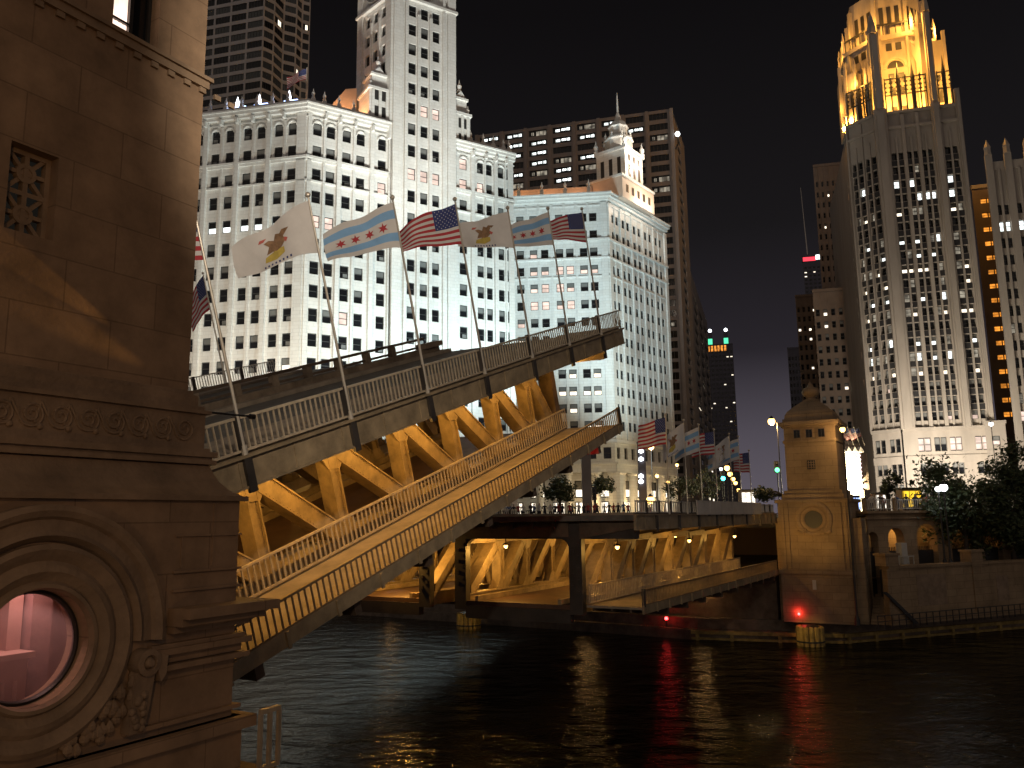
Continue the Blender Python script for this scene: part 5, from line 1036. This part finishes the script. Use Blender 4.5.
o = link('fence', m, dark, loc=FR_(8, 1.15, -9.2)); tag(o, 'low dark metal fence along the quay walk before the retaining wall', 'fence')
m = MB(); HPF = lambda a, v, z: FR_(a, v, z); m.prism(lambda a, v, z: FR_(a, v, z), [(2.2, -9.15), (2.7, -9.15), (-.8, -6.4), (-1.2, -6.4)], .25, .35); o = link('stair_handrail', m, dark, loc=FR_(1, .3, -9.2)); tag(o, 'slanting dark handrail at the left end of the retaining wall', 'handrail')
m = MB(); m.prism(lambda a, v, z: FR_(a, v, z), [(13.2, -2.9), (24, -5.2), (24, -4.8), (13.2, -2.4)], -6.6, -5.6); o = link('ramp_wall', m, limefar, loc=FR_(18, -6, -4.9)); tag(o, 'sloping pale wall of a ramp under the trees at the right edge', 'ramp')
for k, (a, c) in enumerate(((77.9, -7.1), (78.6, -6.5))):
    pass
m = MB(); q = FR_(4.2, -1.6, -4.9); [m.box(lambda a, v, z: FR_(a, v, z), 2.0+i*.62, 2.06+i*.62, -1.7, -1.64, -4.9, -3.75) for i in range(6)]; m.box(FR_, 2.0, 5.2, -1.71, -1.63, -3.8, -3.72); m.box(FR_, 3.9, 4.6, -2.4, -1.8, -4.9, -2.6)
o = link('kiosk', m, [railw], loc=q); tag(o, 'small pale metal stand and rail behind the left end of the retaining wall', 'stand')
for a, c, pw in ((76.4, -24, 40), (77, -36, 40), (79, -52, 40), (79, -62, 30)): lamp('POINT', B(a, c, -6.6 if c < -20 else -3.2), pw, (1, .55, .18), radius=.15)  # bare points without fixtures, added to warm the quay edge
qp = [B(74.5, -24.4), B(75.9, -17.5), B(77.4, -12), B(95.9, 2.9), B(119.9, 23.9)]
for k in range(4):
    Fq_, Lq_, _, _ = FP(qp[k], qp[k+1]); m = MB(); m.box(Fq_, 0, Lq_, .02, .28, -10.45, -10.15); m.box(Fq_, 0, Lq_, .02, .2, -10.95, -10.75)
    for a in range(int(Lq_/3)): m.box(Fq_, a*3+.4, a*3+.7, .02, .24, -11.4, -10.46)
    o = link('quay_fender', m, timber, loc=Fq_(Lq_/2, .1, -10.5)); tag(o, ('timber fender along the quay under the lowered bridge leaf', 'short timber fender in front of the bridge house, left of the pile cluster', 'long timber fender along the quay below the retaining wall', 'far timber fender running out of the right edge of the picture')[k], 'fender')
# dolphins of timber piles and the red navigation lights
def dolphin(a, c, r, h, label, front=True):
    root = thing('dolphin', label, 'pile', B(a, c, WATER-.5)); m = MB()
    for k in range(14): t = 2*math.pi*k/14; m.lathe(B(a, c, WATER-.5)+Vector((math.cos(t)*r, math.sin(t)*r, 0)), [(.2, 0), (.2, h+.4), (.12, h+.5)], 7)
    link('piles', m, timber, root); m = MB(); m.lathe(B(a, c, WATER-.5), [(r*.95, h*.2), (r*.95, h+.42), (r*.5, h+.62)], 16); m.lathe(B(a, c, WATER-.5), [(r+.22, h*.5), (r+.22, h*.5+.12)], 16); link('cap', m, dark, root); return root
d1 = dolphin(72.9, -47.2, 1.05, 1.55, 'yellowish timber pile cluster in the river under the lowered bridge leaf')
d2 = dolphin(75.5, -14.3, .95, 1.6, 'yellowish timber pile cluster beside a red light before the domed bridge house')
lamp('SPOT', B(66, -43.3, -5.5), 260, (1, .65, .2), target=B(72.9, -47, -10.5), angle=22, radius=.2); lamp('SPOT', B(68, -16.3, -5.3), 420, (1, .65, .2), target=B(75.5, -14.3, -10.2), angle=24, radius=.2)  # unseen spots added to light the two pile clusters
def redlight(p, label, pw=12):
    m = MB(); m.ball(p, .16, 0); m.tube(p-Z*.7, p-Z*.12, .05, n=6, m=1); m.box(WF, p.x-.12, p.x+.12, p.y-.12, p.y+.12, p.z-.16, p.z-.11, 1); o = link('navigation_light', m, [redb, dark], loc=p); tag(o, label, 'light'); lamp('POINT', p-A*.35+Z*.1, pw, (1, .05, .04), radius=.08)
redlight(B(76.0, -15.2, -8.5), 'red navigation light on the quay in front of the domed bridge house', 22); redlight(B(74.8, -26.8, -9.3), 'red navigation light on the quay below the lowered leaf', 8)
redlight(FE(27, 1.5, -5.6), 'red navigation light hung under the raised leaf', 40)

# ------------------------------------------------------------------ street furniture along the far street
poly_slab('plaza', [B(84, -120), B(84, -44.02), B(111.9, -44.02), B(111.9, -120)], -1.2, -.215, walk)
m = MB(); PF = lambda u, v, w: B(84.3+v, -44.5-u, w); railing(m, PF, 0, 34, 0, -.21, 1.05, step=.3, r=.03, posts=[.3+2.4*i for i in range(15)]); o = link('railing', m, [dark, steelk], loc=B(84.3, -60, -.2)); tag(o, 'dark railing of the far plaza with a crowd behind it', 'railing')
def street_lamp(x, y, Y, label, bulb, power, col, r=.28, arm=0.0, group=None, g=None):
    p = at(x, y, Y); g0 = Vector((p.x+arm, p.y, g if g is not None else (-.22 if Y > 80 else -4.9 if Y > 73 else -9.2))); root = thing('street_lamp', label, 'street lamp', g0, group)
    m = MB(); m.tube(g0, Vector((g0.x, g0.y, p.z-.1)), .10, .06, 8); m.lathe(g0, [(.25, 0), (.22, .5), (.12, .8)], 8)
    if arm: m.tube(Vector((g0.x, g0.y, p.z-.12)), p+Z*.22, .05, .04, 6)
    link('post', m, dark, root); m = MB(); m.ball(p, r, 0, 10); m.lathe(p+Z*r*.7, [(r*.8, 0), (r*.4, r*.5), (.02, r*.9)], 8, 1); link('lamp_head', m, [bulb, dark], root)
    if power: lamp('POINT', p-Z*(r+.12), power, col, radius=.1, parent=root)
SOD = (1, .62, .25)
for x, y, Y, lb, bu, pw, r, arm in ((651, 447, 150, 'orange street lamp high in front of the pale block, left of the first flag', sod, 1600, .55, 0), (650.5, 500, 112, 'large low orange lamp glowing at the barrier panels below the leftmost far flag', sod, 700, .55, 0), (677, 465, 150, 'small orange street lamp between the poles of the far striped and white flags', sod, 300, .3, 0),
        (657, 476, 150, 'small orange lamp before the lit columns of the pale block', sod, 400, .34, 0), (668, 482, 150, 'faint orange street lamp low beside the lit columns of the pale block', sod, 300, .26, 0),
        (727, 468, 175, 'nearest and highest lamp in the receding row of orange street lamps', sod, 500, .6, 0), (730, 474, 205, 'second lamp from the top in the receding row of orange street lamps', sod, 0, .62, 0), (733, 479, 240, 'third lamp from the top in the receding row of orange street lamps', sod, 0, .64, 0), (735.5, 483, 280, 'fourth lamp from the top in the receding row of orange street lamps', sod, 0, .66, 0),
        (738.5, 490, 330, 'fifth lamp from the top in the receding row of orange street lamps', sod, 0, .7, 0), (743, 494, 390, 'farthest lowest lamp in the receding row of orange street lamps', sod, 0, .9, 0),
        (771.5, 421.5, 110, 'tall bright lamp on a slim post left of the domed roof', sod, 2500, .5, .75), (721, 469, 130, 'white lamp just above the green traffic light', whiteb, 0, .26, 0), (842.5, 429.5, 71.0, 'yellow lamp on a tall post at the right shoulder of the domed bridge house', sod, 330, .24, 0),
        (943.5, 487.5, 75, 'cluster globe lamp shining blue white in front of the big tree', whiteb, 50, .36, 0), (938, 489, 75.4, 'smaller globe lamp beside the blue white one before the big tree', whiteb, 0, .26, 0), (991, 424, 170, 'small white lamp at the top of the stone annex right of the gothic tower', whiteb, 0, .45, 0)):
    street_lamp(x, y, Y, lb, bu, pw, SOD if bu is sod else (.85, .92, 1), r, arm)
for x, y, Y, lb, pw in ((913, 572, 74.5, 'small added lamp on a low post before the left part of the retaining wall', 150), (1003, 569, 78.5, 'small added lamp on a low post before the right part of the retaining wall', 150)): street_lamp(x, y, Y, lb, sod, pw, SOD, .1, 0, None, -9.2)  # lamps added to brighten the retaining wall
def traffic_light(x, y, Y, label, bulb):
    p = at(x, y, Y); g0 = Vector((p.x+.1, p.y+.2, -.22)); root = thing('traffic_light', label, 'traffic light', g0); m = MB(); m.tube(g0, Vector((g0.x, g0.y, p.z+1)), .08, n=8); link('post', m, dark, root)
    m = MB(); m.box(WF, p.x-.26, p.x+.26, p.y-.05, p.y+.4, p.z-.35, p.z+1.2); link('signal_head', m, dark, root)
    for k, b_ in ((0, bulb), (.42, dark), (.84, dark)): m = MB(); m.lathe(p+Z*k-Vector((0, .06, 0)), [(.16, -.02), (.17, .0), (.16, .02)], 10); m = MB(); m.ball(p+Z*k-Vector((0, .08, 0)), .17 if b_ is dark else .32, 0, 10); link('signal_lens', m, b_, root)
traffic_light(723, 478.5, 128, 'traffic light showing green below the white lamp by the far flags', cyanb); traffic_light(777, 470, 112, 'traffic light on the slim tall post left of the domed bridge house, showing green', glow('green_bulb', (.1, 1, .35), 2.5)); traffic_light(594.5, 497, 100, 'unlit dark traffic signal in front of the big stone column', dark)
for a in (3, 11, 19): lamp('POINT', Fb(a, 3.0, 2.6), 420, (1, .66, .30), radius=.1, parent=wn.root)
lamp('POINT', Fa(La-5, 3.0, 2.6), 420, (1, .66, .30), radius=.1, parent=wn.root)
# two street pylons, one with lit white signs
for x, yt, Y, lb, litp in ((586, 450, 112, 'plain grey street pylon left of the big lit column', False), (641.5, 443, 116, 'tall street pylon carrying white lit signs before the columns', True)):
    p = at(x, yt, Y); root = thing('street_pylon', lb, 'pylon', Vector((p.x, p.y, -.22))); m = MB(); w = .62 if not litp else .5
    m.box(WF, p.x-w, p.x+w, p.y, p.y+.9, -.22, p.z); m.box(WF, p.x-w-.1, p.x+w+.1, p.y-.1, p.y+1, -.22, .6); m.box(WF, p.x-w-.06, p.x+w+.06, p.y-.06, p.y+.96, p.z, p.z+.2); link('shaft', m, farb if litp else conc, root)
    if litp:
        for k, y in enumerate((451, 459, 476, 481.5)): q = at(x-.5, y, Y-.02); m = MB(); m.lathe(q-Z*.3+Vector((0, .0, 0)), [(.05, 0), (.34, .12), (.34, .42), (.05, .6)], 8); link('lit_sign', m, whiteb, root)
# row of shop lights at street level and the bright shop front with banner at the foot of the gothic tower
sf = thing('shop_front', 'dazzling yellow white lit shop front at the left foot of the gothic tower', 'shop', gp(852, 490, 150)); pz = gp(839, 480, 150); p1_ = gp(863, 480, 150.5); F, L, _, _ = FP(pz, p1_)
m = MB(); m.box(F, 0, L, -2, 0, -.2, 12.5); link('wall', m, gothic, sf)
for k in range(3): m = MB(); m.box(F, L*(k+.08)/3, L*(k+.9)/3, .003, .05, .3, 10.8-k*.4); [m.box(F, L*(k+.08)/3, L*(k+.9)/3, .051, .12, z, z+.12, 1) for z in (2.6, 5.2, 7.8)]; link('window', m, [glow('shop_glow', (1, .86, .5), 12, .4, .8) if k < 2 else MATS['shop_glow'], dark], sf)
m = MB(); [m.prism(lambda a, v, z: F(a, v, z), [(L*(k)/4, 11.0), (L*(k+1)/4, 11.0), (L*(k+.5)/4, 12.0)], .05, 1.2) for k in range(4)]; link('awning', m, fw_, sf)
lamp('POINT', F(L*.5, 2.4, 5), 14000, (1, .84, .5), radius=.3, parent=sf)
pb = at(865, 470, 148); m = MB()
m.box(WF, pb.x-.75, pb.x+.55, pb.y, pb.y+.1, zat(865, 490, pb), zat(865, 453, pb), 0)
for k in range(9): z = zat(865, 490, pb)+.4+k*.72; m.lathe(Vector((pb.x-.85, pb.y, z)), [(.05, -.3), (.3, 0), (.05, .3)], 8, 1)
o = link('banner', m, [brown, glow('pink_bulb', (1, .75, .75), 2.0)], loc=pb); tag(o, 'tall brown banner edged with small bulbs beside the dazzling shop front', 'banner')
for k, (x, y) in enumerate(((845, 434), (850, 436), (856, 434), (861, 437))):
    flagpole(gp(x+3, y, 146+k)+Z*(zat(x+3, 445, gp(x+3, y, 146+k))), (Z*.9-Vector((.35, .25, 0))).normalized(), 3.4, 'us', ('leftmost small striped flag above the dazzling shop front', 'second small striped flag above the dazzling shop front', 'third small striped flag above the dazzling shop front', 'rightmost small striped flag above the dazzling shop front')[k], 265, 1.9, .9, H=1.5, group='small flags over the shop front', r=.05)
def kioskbox(x0, x1, y0, y1, Y, label, glowm, cat='kiosk', name='kiosk'):
    p = gp((x0+x1)/2, y1, Y); root = thing(name, label, cat, Vector((p.x, p.y, -.2))); w = (x1-x0)/FPX*Y/2; zt = zat((x0+x1)/2, y0, p); m = MB()
    m.box(WF, p.x-w, p.x+w, p.y, p.y+1.6, -.2, zt); link('body', m, brown, root); m = MB(); m.box(WF, p.x-w*.92, p.x+w*.92, p.y-.06, p.y-.003, zt*.25, zt*.9); [m.box(WF, p.x-w*.92+k*w*.6, p.x-w*.92+k*w*.6+.06, p.y-.12, p.y-.061, zt*.25, zt*.9, 1) for k in range(4)]; link('lit_panel', m, [glowm, dark], root)
    m = MB(); m.box(WF, p.x-w-.2, p.x+w+.2, p.y-.4, p.y+1.8, zt, zt+.12); link('roof', m, dark, root)
kioskbox(903, 923, 488.5, 505, 104, 'glowing amber yellow kiosk on the terrace beside the big tree', glow('amber_panel', (1, .60, .03), 1.0, .3, 1.5))
kioskbox(853, 861, 496, 508, 103, 'small blue lit advertising box on the terrace beside the bridge house', glow('blue_panel', (.35, .5, 1), 1.6, .5, 2), 'sign', 'advertising_box')
kioskbox(741, 756, 490, 503, 150, 'low white lit stand at the end of the far street', glow('white_panel', (1, .9, .75), 1.3, .5, 1.5))
kioskbox(876, 886, 493, 500, 130, 'wide white lit canopy light at the foot of the gothic tower', MATS['white_panel'], 'shop', 'lit_canopy')
# cars waiting on the far street, front and rear lamps lit
def car(x, Y, label, colr, az, front):
    p = gp(x, 505, Y); d = Vector((math.sin(R(az)), math.cos(R(az)), 0)); s = Vector((d.y, -d.x, 0)); F = lambda a, b_, z: p+d*a+s*b_+Z*(z-.22); root = thing('car', label, 'car', p-Z*.22); pm = mat('car_paint', colr, .25, var=.05)
    m = MB(); P = lambda a, v, z: F(a, v, z)
    m.prism(P, [(-2.2, .35), (2.2, .35), (2.25, .7), (1.9, .88), (1.0, .95), (-1.5, .98), (-2.15, .92), (-2.25, .6)], -.88, .88, 0); link('body', m, pm, root)
    m = MB(); m.prism(P, [(1.05, .952), (.35, 1.42), (-1.0, 1.45), (-1.75, .985)], -.76, .76, 0); link('cabin', m, glassd, root)
    for a in (-1.4, 1.4):
        for b_ in (-.9, .9): m = MB(); m.tube(F(a, b_-.1, .33), F(a, b_+.1, .33), .33, n=14); link('wheel', m, dark, root)
    for b_ in (-.65, .65): m = MB(); m.ball(F(2.25 if front else -2.25, b_, .66), .13); link('headlight' if front else 'taillight', m, whiteb if front else redb, root)
car(694, 122, 'dark car with white headlights facing the river on the far street', (.03, .03, .04), 196, True); car(701, 128, 'dark red car with red tail lights on the far street', (.12, .02, .02), 16, False); car(645, 118, 'silver car with red tail lights beside the large low orange lamp', (.3, .3, .32), 10, False)

# ------------------------------------------------------------------ trees
def tree(base, trunk_h, cen, rad, nleaf, seed, label, lsize=.2, group=None):
    r_ = random.Random(seed); root = thing('tree', label, 'tree', base, group); m = MB(); top = base+Z*trunk_h
    m.tube(base, top, .24, .16, 8); clumps = []
    for k in range(34):
        while True:
            v = Vector((r_.uniform(-1, 1), r_.uniform(-1, 1), r_.uniform(-1, 1)))
            if .25 < v.length < 1: break
        c = cen+Vector((v.x*rad[0], v.y*rad[1], v.z*rad[2])); clumps.append((c, r_.uniform(.16, .34)*rad[0]))
        if k < 16: mid = top.lerp(c, .5)+Z*.3; m.tube(top, mid, .09, .06, 6); m.tube(mid, c, .06, .02, 5)
    link('trunk', m, bark, root); m = MB()
    for k in range(nleaf):
        c, rr = clumps[r_.randrange(len(clumps))]; v = Vector((r_.gauss(0, 1), r_.gauss(0, 1), r_.gauss(0, .8))); p = c+v*rr*.62
        a_ = Vector((r_.uniform(-1, 1), r_.uniform(-1, 1), r_.uniform(-1, 1))).normalized(); b_ = a_.orthogonal().normalized(); s = lsize*r_.uniform(.6, 1.5); m.add([p-a_*s, p+b_*s*.5, p+a_*s, p-b_*s*.5], [(0, 1, 2, 3)], 0 if r_.random() < .65 else 1)
    link('crown', m, [leafm, leafm2], root, recalc=False)
def tr(x, yb, Y, xc, yc, rx, ry, n, seed, label, zb=None, ls=.2):
    b_ = gp(x, yb, Y); b_.z = zat(x, yb, b_) if zb is None else zb; c = at(xc, yc, Y); k = Y/FPX; tree(b_, max(1.0, c.z-ry*k*.6-b_.z), c, (rx*k, rx*k*.8, ry*k), n, seed, label, ls)
tr(968, 562, 77.2, 974, 502, 50, 44, 12000, 1, 'big dark leafy tree on the terrace in front of the gothic tower', -4.9)
tr(1014, 560, 79.5, 1020, 500, 34, 52, 9000, 2, 'dark tree cut by the right edge of the picture', -4.9)
tr(890, 520, 108, 890, 484, 10, 14, 1200, 3, 'small bushy tree left of the amber kiosk', -.2); tr(560, 505, 104, 561, 490, 16, 11, 1600, 4, 'small round green tree on the plaza left of the grey pylon', -.2); tr(595, 505, 118, 600, 487, 12, 11, 900, 5, 'small tree half hidden behind the grey pylon', -.2)
tr(680, 505, 135, 682, 487, 16, 10, 1100, 6, 'low dim street tree between the far flagpoles', -.2, .2); tr(700, 505, 150, 707, 484, 12, 14, 900, 7, 'dim street tree behind the fifth far flag', -.2, .2); tr(790, 505, 105, 764, 494, 10, 6, 800, 8, 'low clump of a bush left of the domed bridge house', -.2); tr(940, 600, 88, 930, 552, 16, 9, 900, 9, 'low dark shrub on the bank behind the retaining wall', -4.9)

# ------------------------------------------------------------------ people on the far bank
skinm = mat('skin', (.45, .28, .2), .6, var=.05); hairm = mat('hair', (.03, .02, .015), .6, var=.1); trous = mat('dark_trousers', (.03, .03, .045), .8, var=.1)
shirts = [mat('shirt_white', (.6, .58, .55), .8, var=.05), mat('shirt_red', (.4, .06, .05), .8, var=.05), mat('coat_dark', (.04, .04, .05), .8, var=.05), mat('shirt_blue', (.1, .16, .35), .8, var=.05)]
def body_mesh(pose):
    J = {'pel': (0, 0, .95), 'wst': (0, 0, 1.12), 'chs': (0, 0, 1.36), 'nck': (0, -.01, 1.53), 'hed': (0, -.03, 1.66), 'top': (0, -.02, 1.76)}
    rad = {'pel': .15, 'wst': .13, 'chs': .155, 'nck': .05, 'hed': .108, 'top': .08}; ed = [('pel', 'wst'), ('wst', 'chs'), ('chs', 'nck'), ('nck', 'hed'), ('hed', 'top')]
    for s, n in ((-1, 'l'), (1, 'r')):
        st_ = .12*s if pose == 1 else 0
        J[n+'hip'] = (.1*s, 0, .88); J[n+'kne'] = (.11*s, -.03-st_*.6, .48); J[n+'ank'] = (.12*s, .02+st_, .09); J[n+'toe'] = (.13*s, -.13+st_, .04)
        J[n+'sho'] = (.2*s, 0, 1.41); J[n+'elb'] = ((.27*s), .03, 1.13) if pose != 2 else (.27*s, -.12, 1.18); J[n+'wri'] = (.26*s, -.06, .88) if pose != 2 else (.16*s, -.34, 1.14); J[n+'han'] = (.25*s, -.08, .78) if pose != 2 else (.12*s, -.42, 1.12)
        for k, r in (('hip', .105), ('kne', .065), ('ank', .045), ('toe', .035), ('sho', .065), ('elb', .045), ('wri', .032), ('han', .035)): rad[n+k] = r
        ed += [('pel', n+'hip'), (n+'hip', n+'kne'), (n+'kne', n+'ank'), (n+'ank', n+'toe'), ('chs', n+'sho'), (n+'sho', n+'elb'), (n+'elb', n+'wri'), (n+'wri', n+'han')]
    ks = list(J); me = bpy.data.meshes.new('body'); me.from_pydata([J[k] for k in ks], [(ks.index(a), ks.index(b_)) for a, b_ in ed], []); ob = bpy.data.objects.new('body', me); COL.objects.link(ob)
    sk = ob.modifiers.new('skin', 'SKIN'); 
    for k, v in zip(ks, me.skin_vertices[0].data): v.radius = (rad[k], rad[k]*(.75 if k in ('pel', 'wst', 'chs') else 1)); v.use_root = (k == 'pel')
    ob.modifiers.new('sub', 'SUBSURF').levels = 1; bpy.context.view_layer.update(); out = bpy.data.meshes.new_from_object(ob.evaluated_get(bpy.context.evaluated_depsgraph_get())); bpy.data.objects.remove(ob)
    out.materials.clear()
    for p in out.polygons:
        c = p.center; p.use_smooth = True; p.material_index = 2 if c.z < .93 and abs(c.x) < .22 else (1 if c.z < 1.49 and not (c.z < .9 or (pose == 2 and c.y < -.3)) else (3 if (c.z > 1.70 or (c.z > 1.58 and c.y > .02)) else 0))
    return out
PB = [body_mesh(k) for k in range(3)]
def person(x, Y, label, group, shirt, pose, rz, z=-.215, p=None):
    p = gp(x, 505, Y) if p is None else p; k = (pose, shirt)
    if k not in PM: me = PB[pose].copy(); [me.materials.append(q) for q in (skinm, shirts[shirt], trous, hairm)]; PM[k] = me
    ob = bpy.data.objects.new('person', PM[k]); COL.objects.link(ob); ob.location = (p.x, p.y, z); ob.rotation_euler = (0, 0, rz); s = .96+.08*rnd(int(p.x*50), 3); ob.scale = (s, s, s); tag(ob, label, 'person', group)
PM = {}; rs = random.Random(12)
cols = ['white shirt', 'red shirt', 'dark coat', 'blue shirt']
for i in range(30):
    sh = rs.choice([0, 1, 2, 2, 3]); person(500+i*4.9+rs.uniform(-1.5, 1.5), rs.uniform(89, 93), 'person in a %s standing in the crowd behind the dark plaza railing' % cols[sh], 'crowd on the plaza in %ss' % cols[sh], sh, rs.choice([0, 2]), rs.uniform(-.6, .6)) if 500+i*4.9 < 632 else None
for i, (a, v, sh, po) in enumerate(((1.6, -.9, 0, 2), (2.5, -.8, 2, 2), (3.3, -1.3, 1, 0), (4.6, -.9, 3, 2), (5.9, -1.0, 2, 0), (6.8, -.8, 2, 1), (7.6, -1.4, 0, 0), (8.4, -.9, 1, 2), (10, -1.2, 2, 0))):
    person(0, 0, 'person in a %s at the terrace balustrade above the arcade' % cols[sh], 'people on the terrace in %ss' % cols[sh], sh, po, -R(30)+rs.uniform(-.4, .4), .0, FA(a, v, 0))
m = MB(); m.box(FA, -.2, LA, -3.5, -.35, -.215, 0); struct('terrace_paving', m, walk)
# ------------------------------------------------------------------ all windows: the 100 that show largest on a building are parts, the rest one mass
def win_geo(kind):
    m = MB()
    wide = kind.startswith('wide'); bl_ = MATS['window_blind']
    fr, T = .07 if not wide else .02, .10
    def q(x0, x1, z0, z1, y, k): m.quad(Vector((x0, y, z0)), Vector((x1, y, z0)), Vector((x1, y, z1)), Vector((x0, y, z1)), k)
    def bar(x0, x1, z0, z1, y0, y1): m.box(WF, x0, x1, y0, y1, z0, z1, 0)
    bar(-.5, -.5+fr, 0, 1, 0, T); bar(.5-fr, .5, 0, 1, 0, T); bar(-.5+fr, .5-fr, 0, fr, 0, T); bar(-.5+fr, .5-fr, 1-fr, 1, 0, T)
    G1, L1 = glassd, {'half': litw, 'pinkhalf': litpink, 'pink': litpink, 'warmhalf': lit, 'warm': lit, 'litlow': lit, 'white': litw, 'whitehalf': litw, 'orange': lito, 'dim': litdim, 'shop': lit, 'wide_lit': litw, 'wide_dim': litdim, 'wide_warm': lit}.get(kind)
    mats = [frame, glassd if kind != 'widefaint' else glassb, blind, L1 or glassd]
    if wide:
        for i in range(1, 5): x = -.5+i/5; bar(x-.012, x+.012, fr, 1-fr, 0, T)
        q(-.5, .5, 0, 1, .01, 1)
        if kind == 'wide_lit':
            for x0, x1, z0, z1 in ((-.42, -.25, .35, .8), (-.2, .02, .4, .75), (.1, .34, .3, .7)): q(x0, x1, z0, z1, .03, 3)
        if kind == 'wide_dim': q(-.46, .1, .1, .8, .03, 3); q(.22, .36, .2, .7, .03, 3)
        if kind == 'wide_warm': q(-.3, .1, .1, .9, .03, 3)
    elif kind in ('pink', 'white', 'warm', 'dim', 'orange'):
        q(-.5, .5, 0, 1, .01, 3); bar(-.43, .43, .47, .52, .02, .08)
    elif kind in ('half', 'pinkhalf', 'warmhalf', 'whitehalf', 'litlow'):
        q(-.5, .5, 0, .5, .01, 3); q(-.5, .5, .5, 1, .01, 2 if kind != 'half' else 1); bar(-.43, .43, .47, .52, .02, .08)
    elif kind == 'shop':
        q(-.5, .5, 0, 1, .01, 3); [bar(x-.02, x+.02, fr, 1-fr, .02, .1) for x in (-.2, .2)]
    else:
        q(-.5, .5, 0, 1, .01, 1); bar(-.43, .43, .47, .52, .02, .08)
        if kind == 'blind': q(-.43, .43, .52, .95, .02, 2)
        if kind == 'dark2': q(-.43, .1, .06, .4, .02, 2)
    return m, mats
bpy.context.view_layer.update()
dg = bpy.context.evaluated_depsgraph_get()
WMESH = {}
def proj(p):
    q = CAMROT.transposed() @ p; return (512+FPX*q.x/-q.z, 384-FPX*q.y/-q.z) if q.z < -.1 else (-999, -999)
bybld = {}
for w in WIN: bybld.setdefault(w[0].root.name, []).append(w)
for bn, ws_ in bybld.items():
    sc = []
    for w in ws_:
        b, o_, u, n, ww, hh, k = w; c = o_+Z*hh*.5+n*.25; x, y = proj(c); s = 0
        if -8 < x < 1032 and -8 < y < 776:
            d = c.length; hit = SC.ray_cast(dg, Vector((0, 0, 0)), c.normalized(), distance=d-.6)
            s = ww*hh/d/d*abs(n.dot(c.normalized()))*(1 if not hit[0] else .0001)
        sc.append((s, w))
    sc.sort(key=lambda t: -t[0])
    top = [t for t in sc[:100]] if len(sc) > 100 else sc
    rest = sc[100:] if len(sc) > 100 else []
    for s, (b, o_, u, n, ww, hh, k) in top:
        if k not in WMESH:
            g_m, mats = win_geo(k); tmp = link('window', g_m, mats, recalc=False); WMESH[k] = tmp.data; bpy.data.objects.remove(tmp)
        ob = bpy.data.objects.new('window', WMESH[k]); COL.objects.link(ob); ob.parent = b.root
        M4 = Matrix(((-u.x*ww, n.x, 0, o_.x), (-u.y*ww, n.y, 0, o_.y), (0, 0, hh, o_.z), (0, 0, 0, 1)))
        ob.matrix_local = Matrix.Translation(-Vector(b.root['_w'])) @ M4
        if 'wide' not in k and k in ('half', 'pinkhalf', 'pink', 'warmhalf', 'white', 'whitehalf', 'orange', 'litlow'): ob['label'] = 'lit window'
    if rest:
        mm = MB(); slots = []; 
        for s, (b, o_, u, n, ww, hh, k) in rest:
            g_m, mats = win_geo(k); mp = []
            for q in mats:
                if q not in slots: slots.append(q)
                mp.append(slots.index(q))
            k0 = len(mm.v); mm.v += [o_+u*(p.x*ww)+n*p.y+Z*(p.z*hh) for p in g_m.v]; mm.f += [[k0+i for i in f] for f in g_m.f]; mm.m += [mp[i] for i in g_m.m]
        ob = link('window', mm, slots, rest[0][1][0].root, recalc=False); ob['kind'] = 'stuff'
for ob in bpy.data.objects:
    for k in ('_w', '_p'):
        if k in ob: del ob[k]
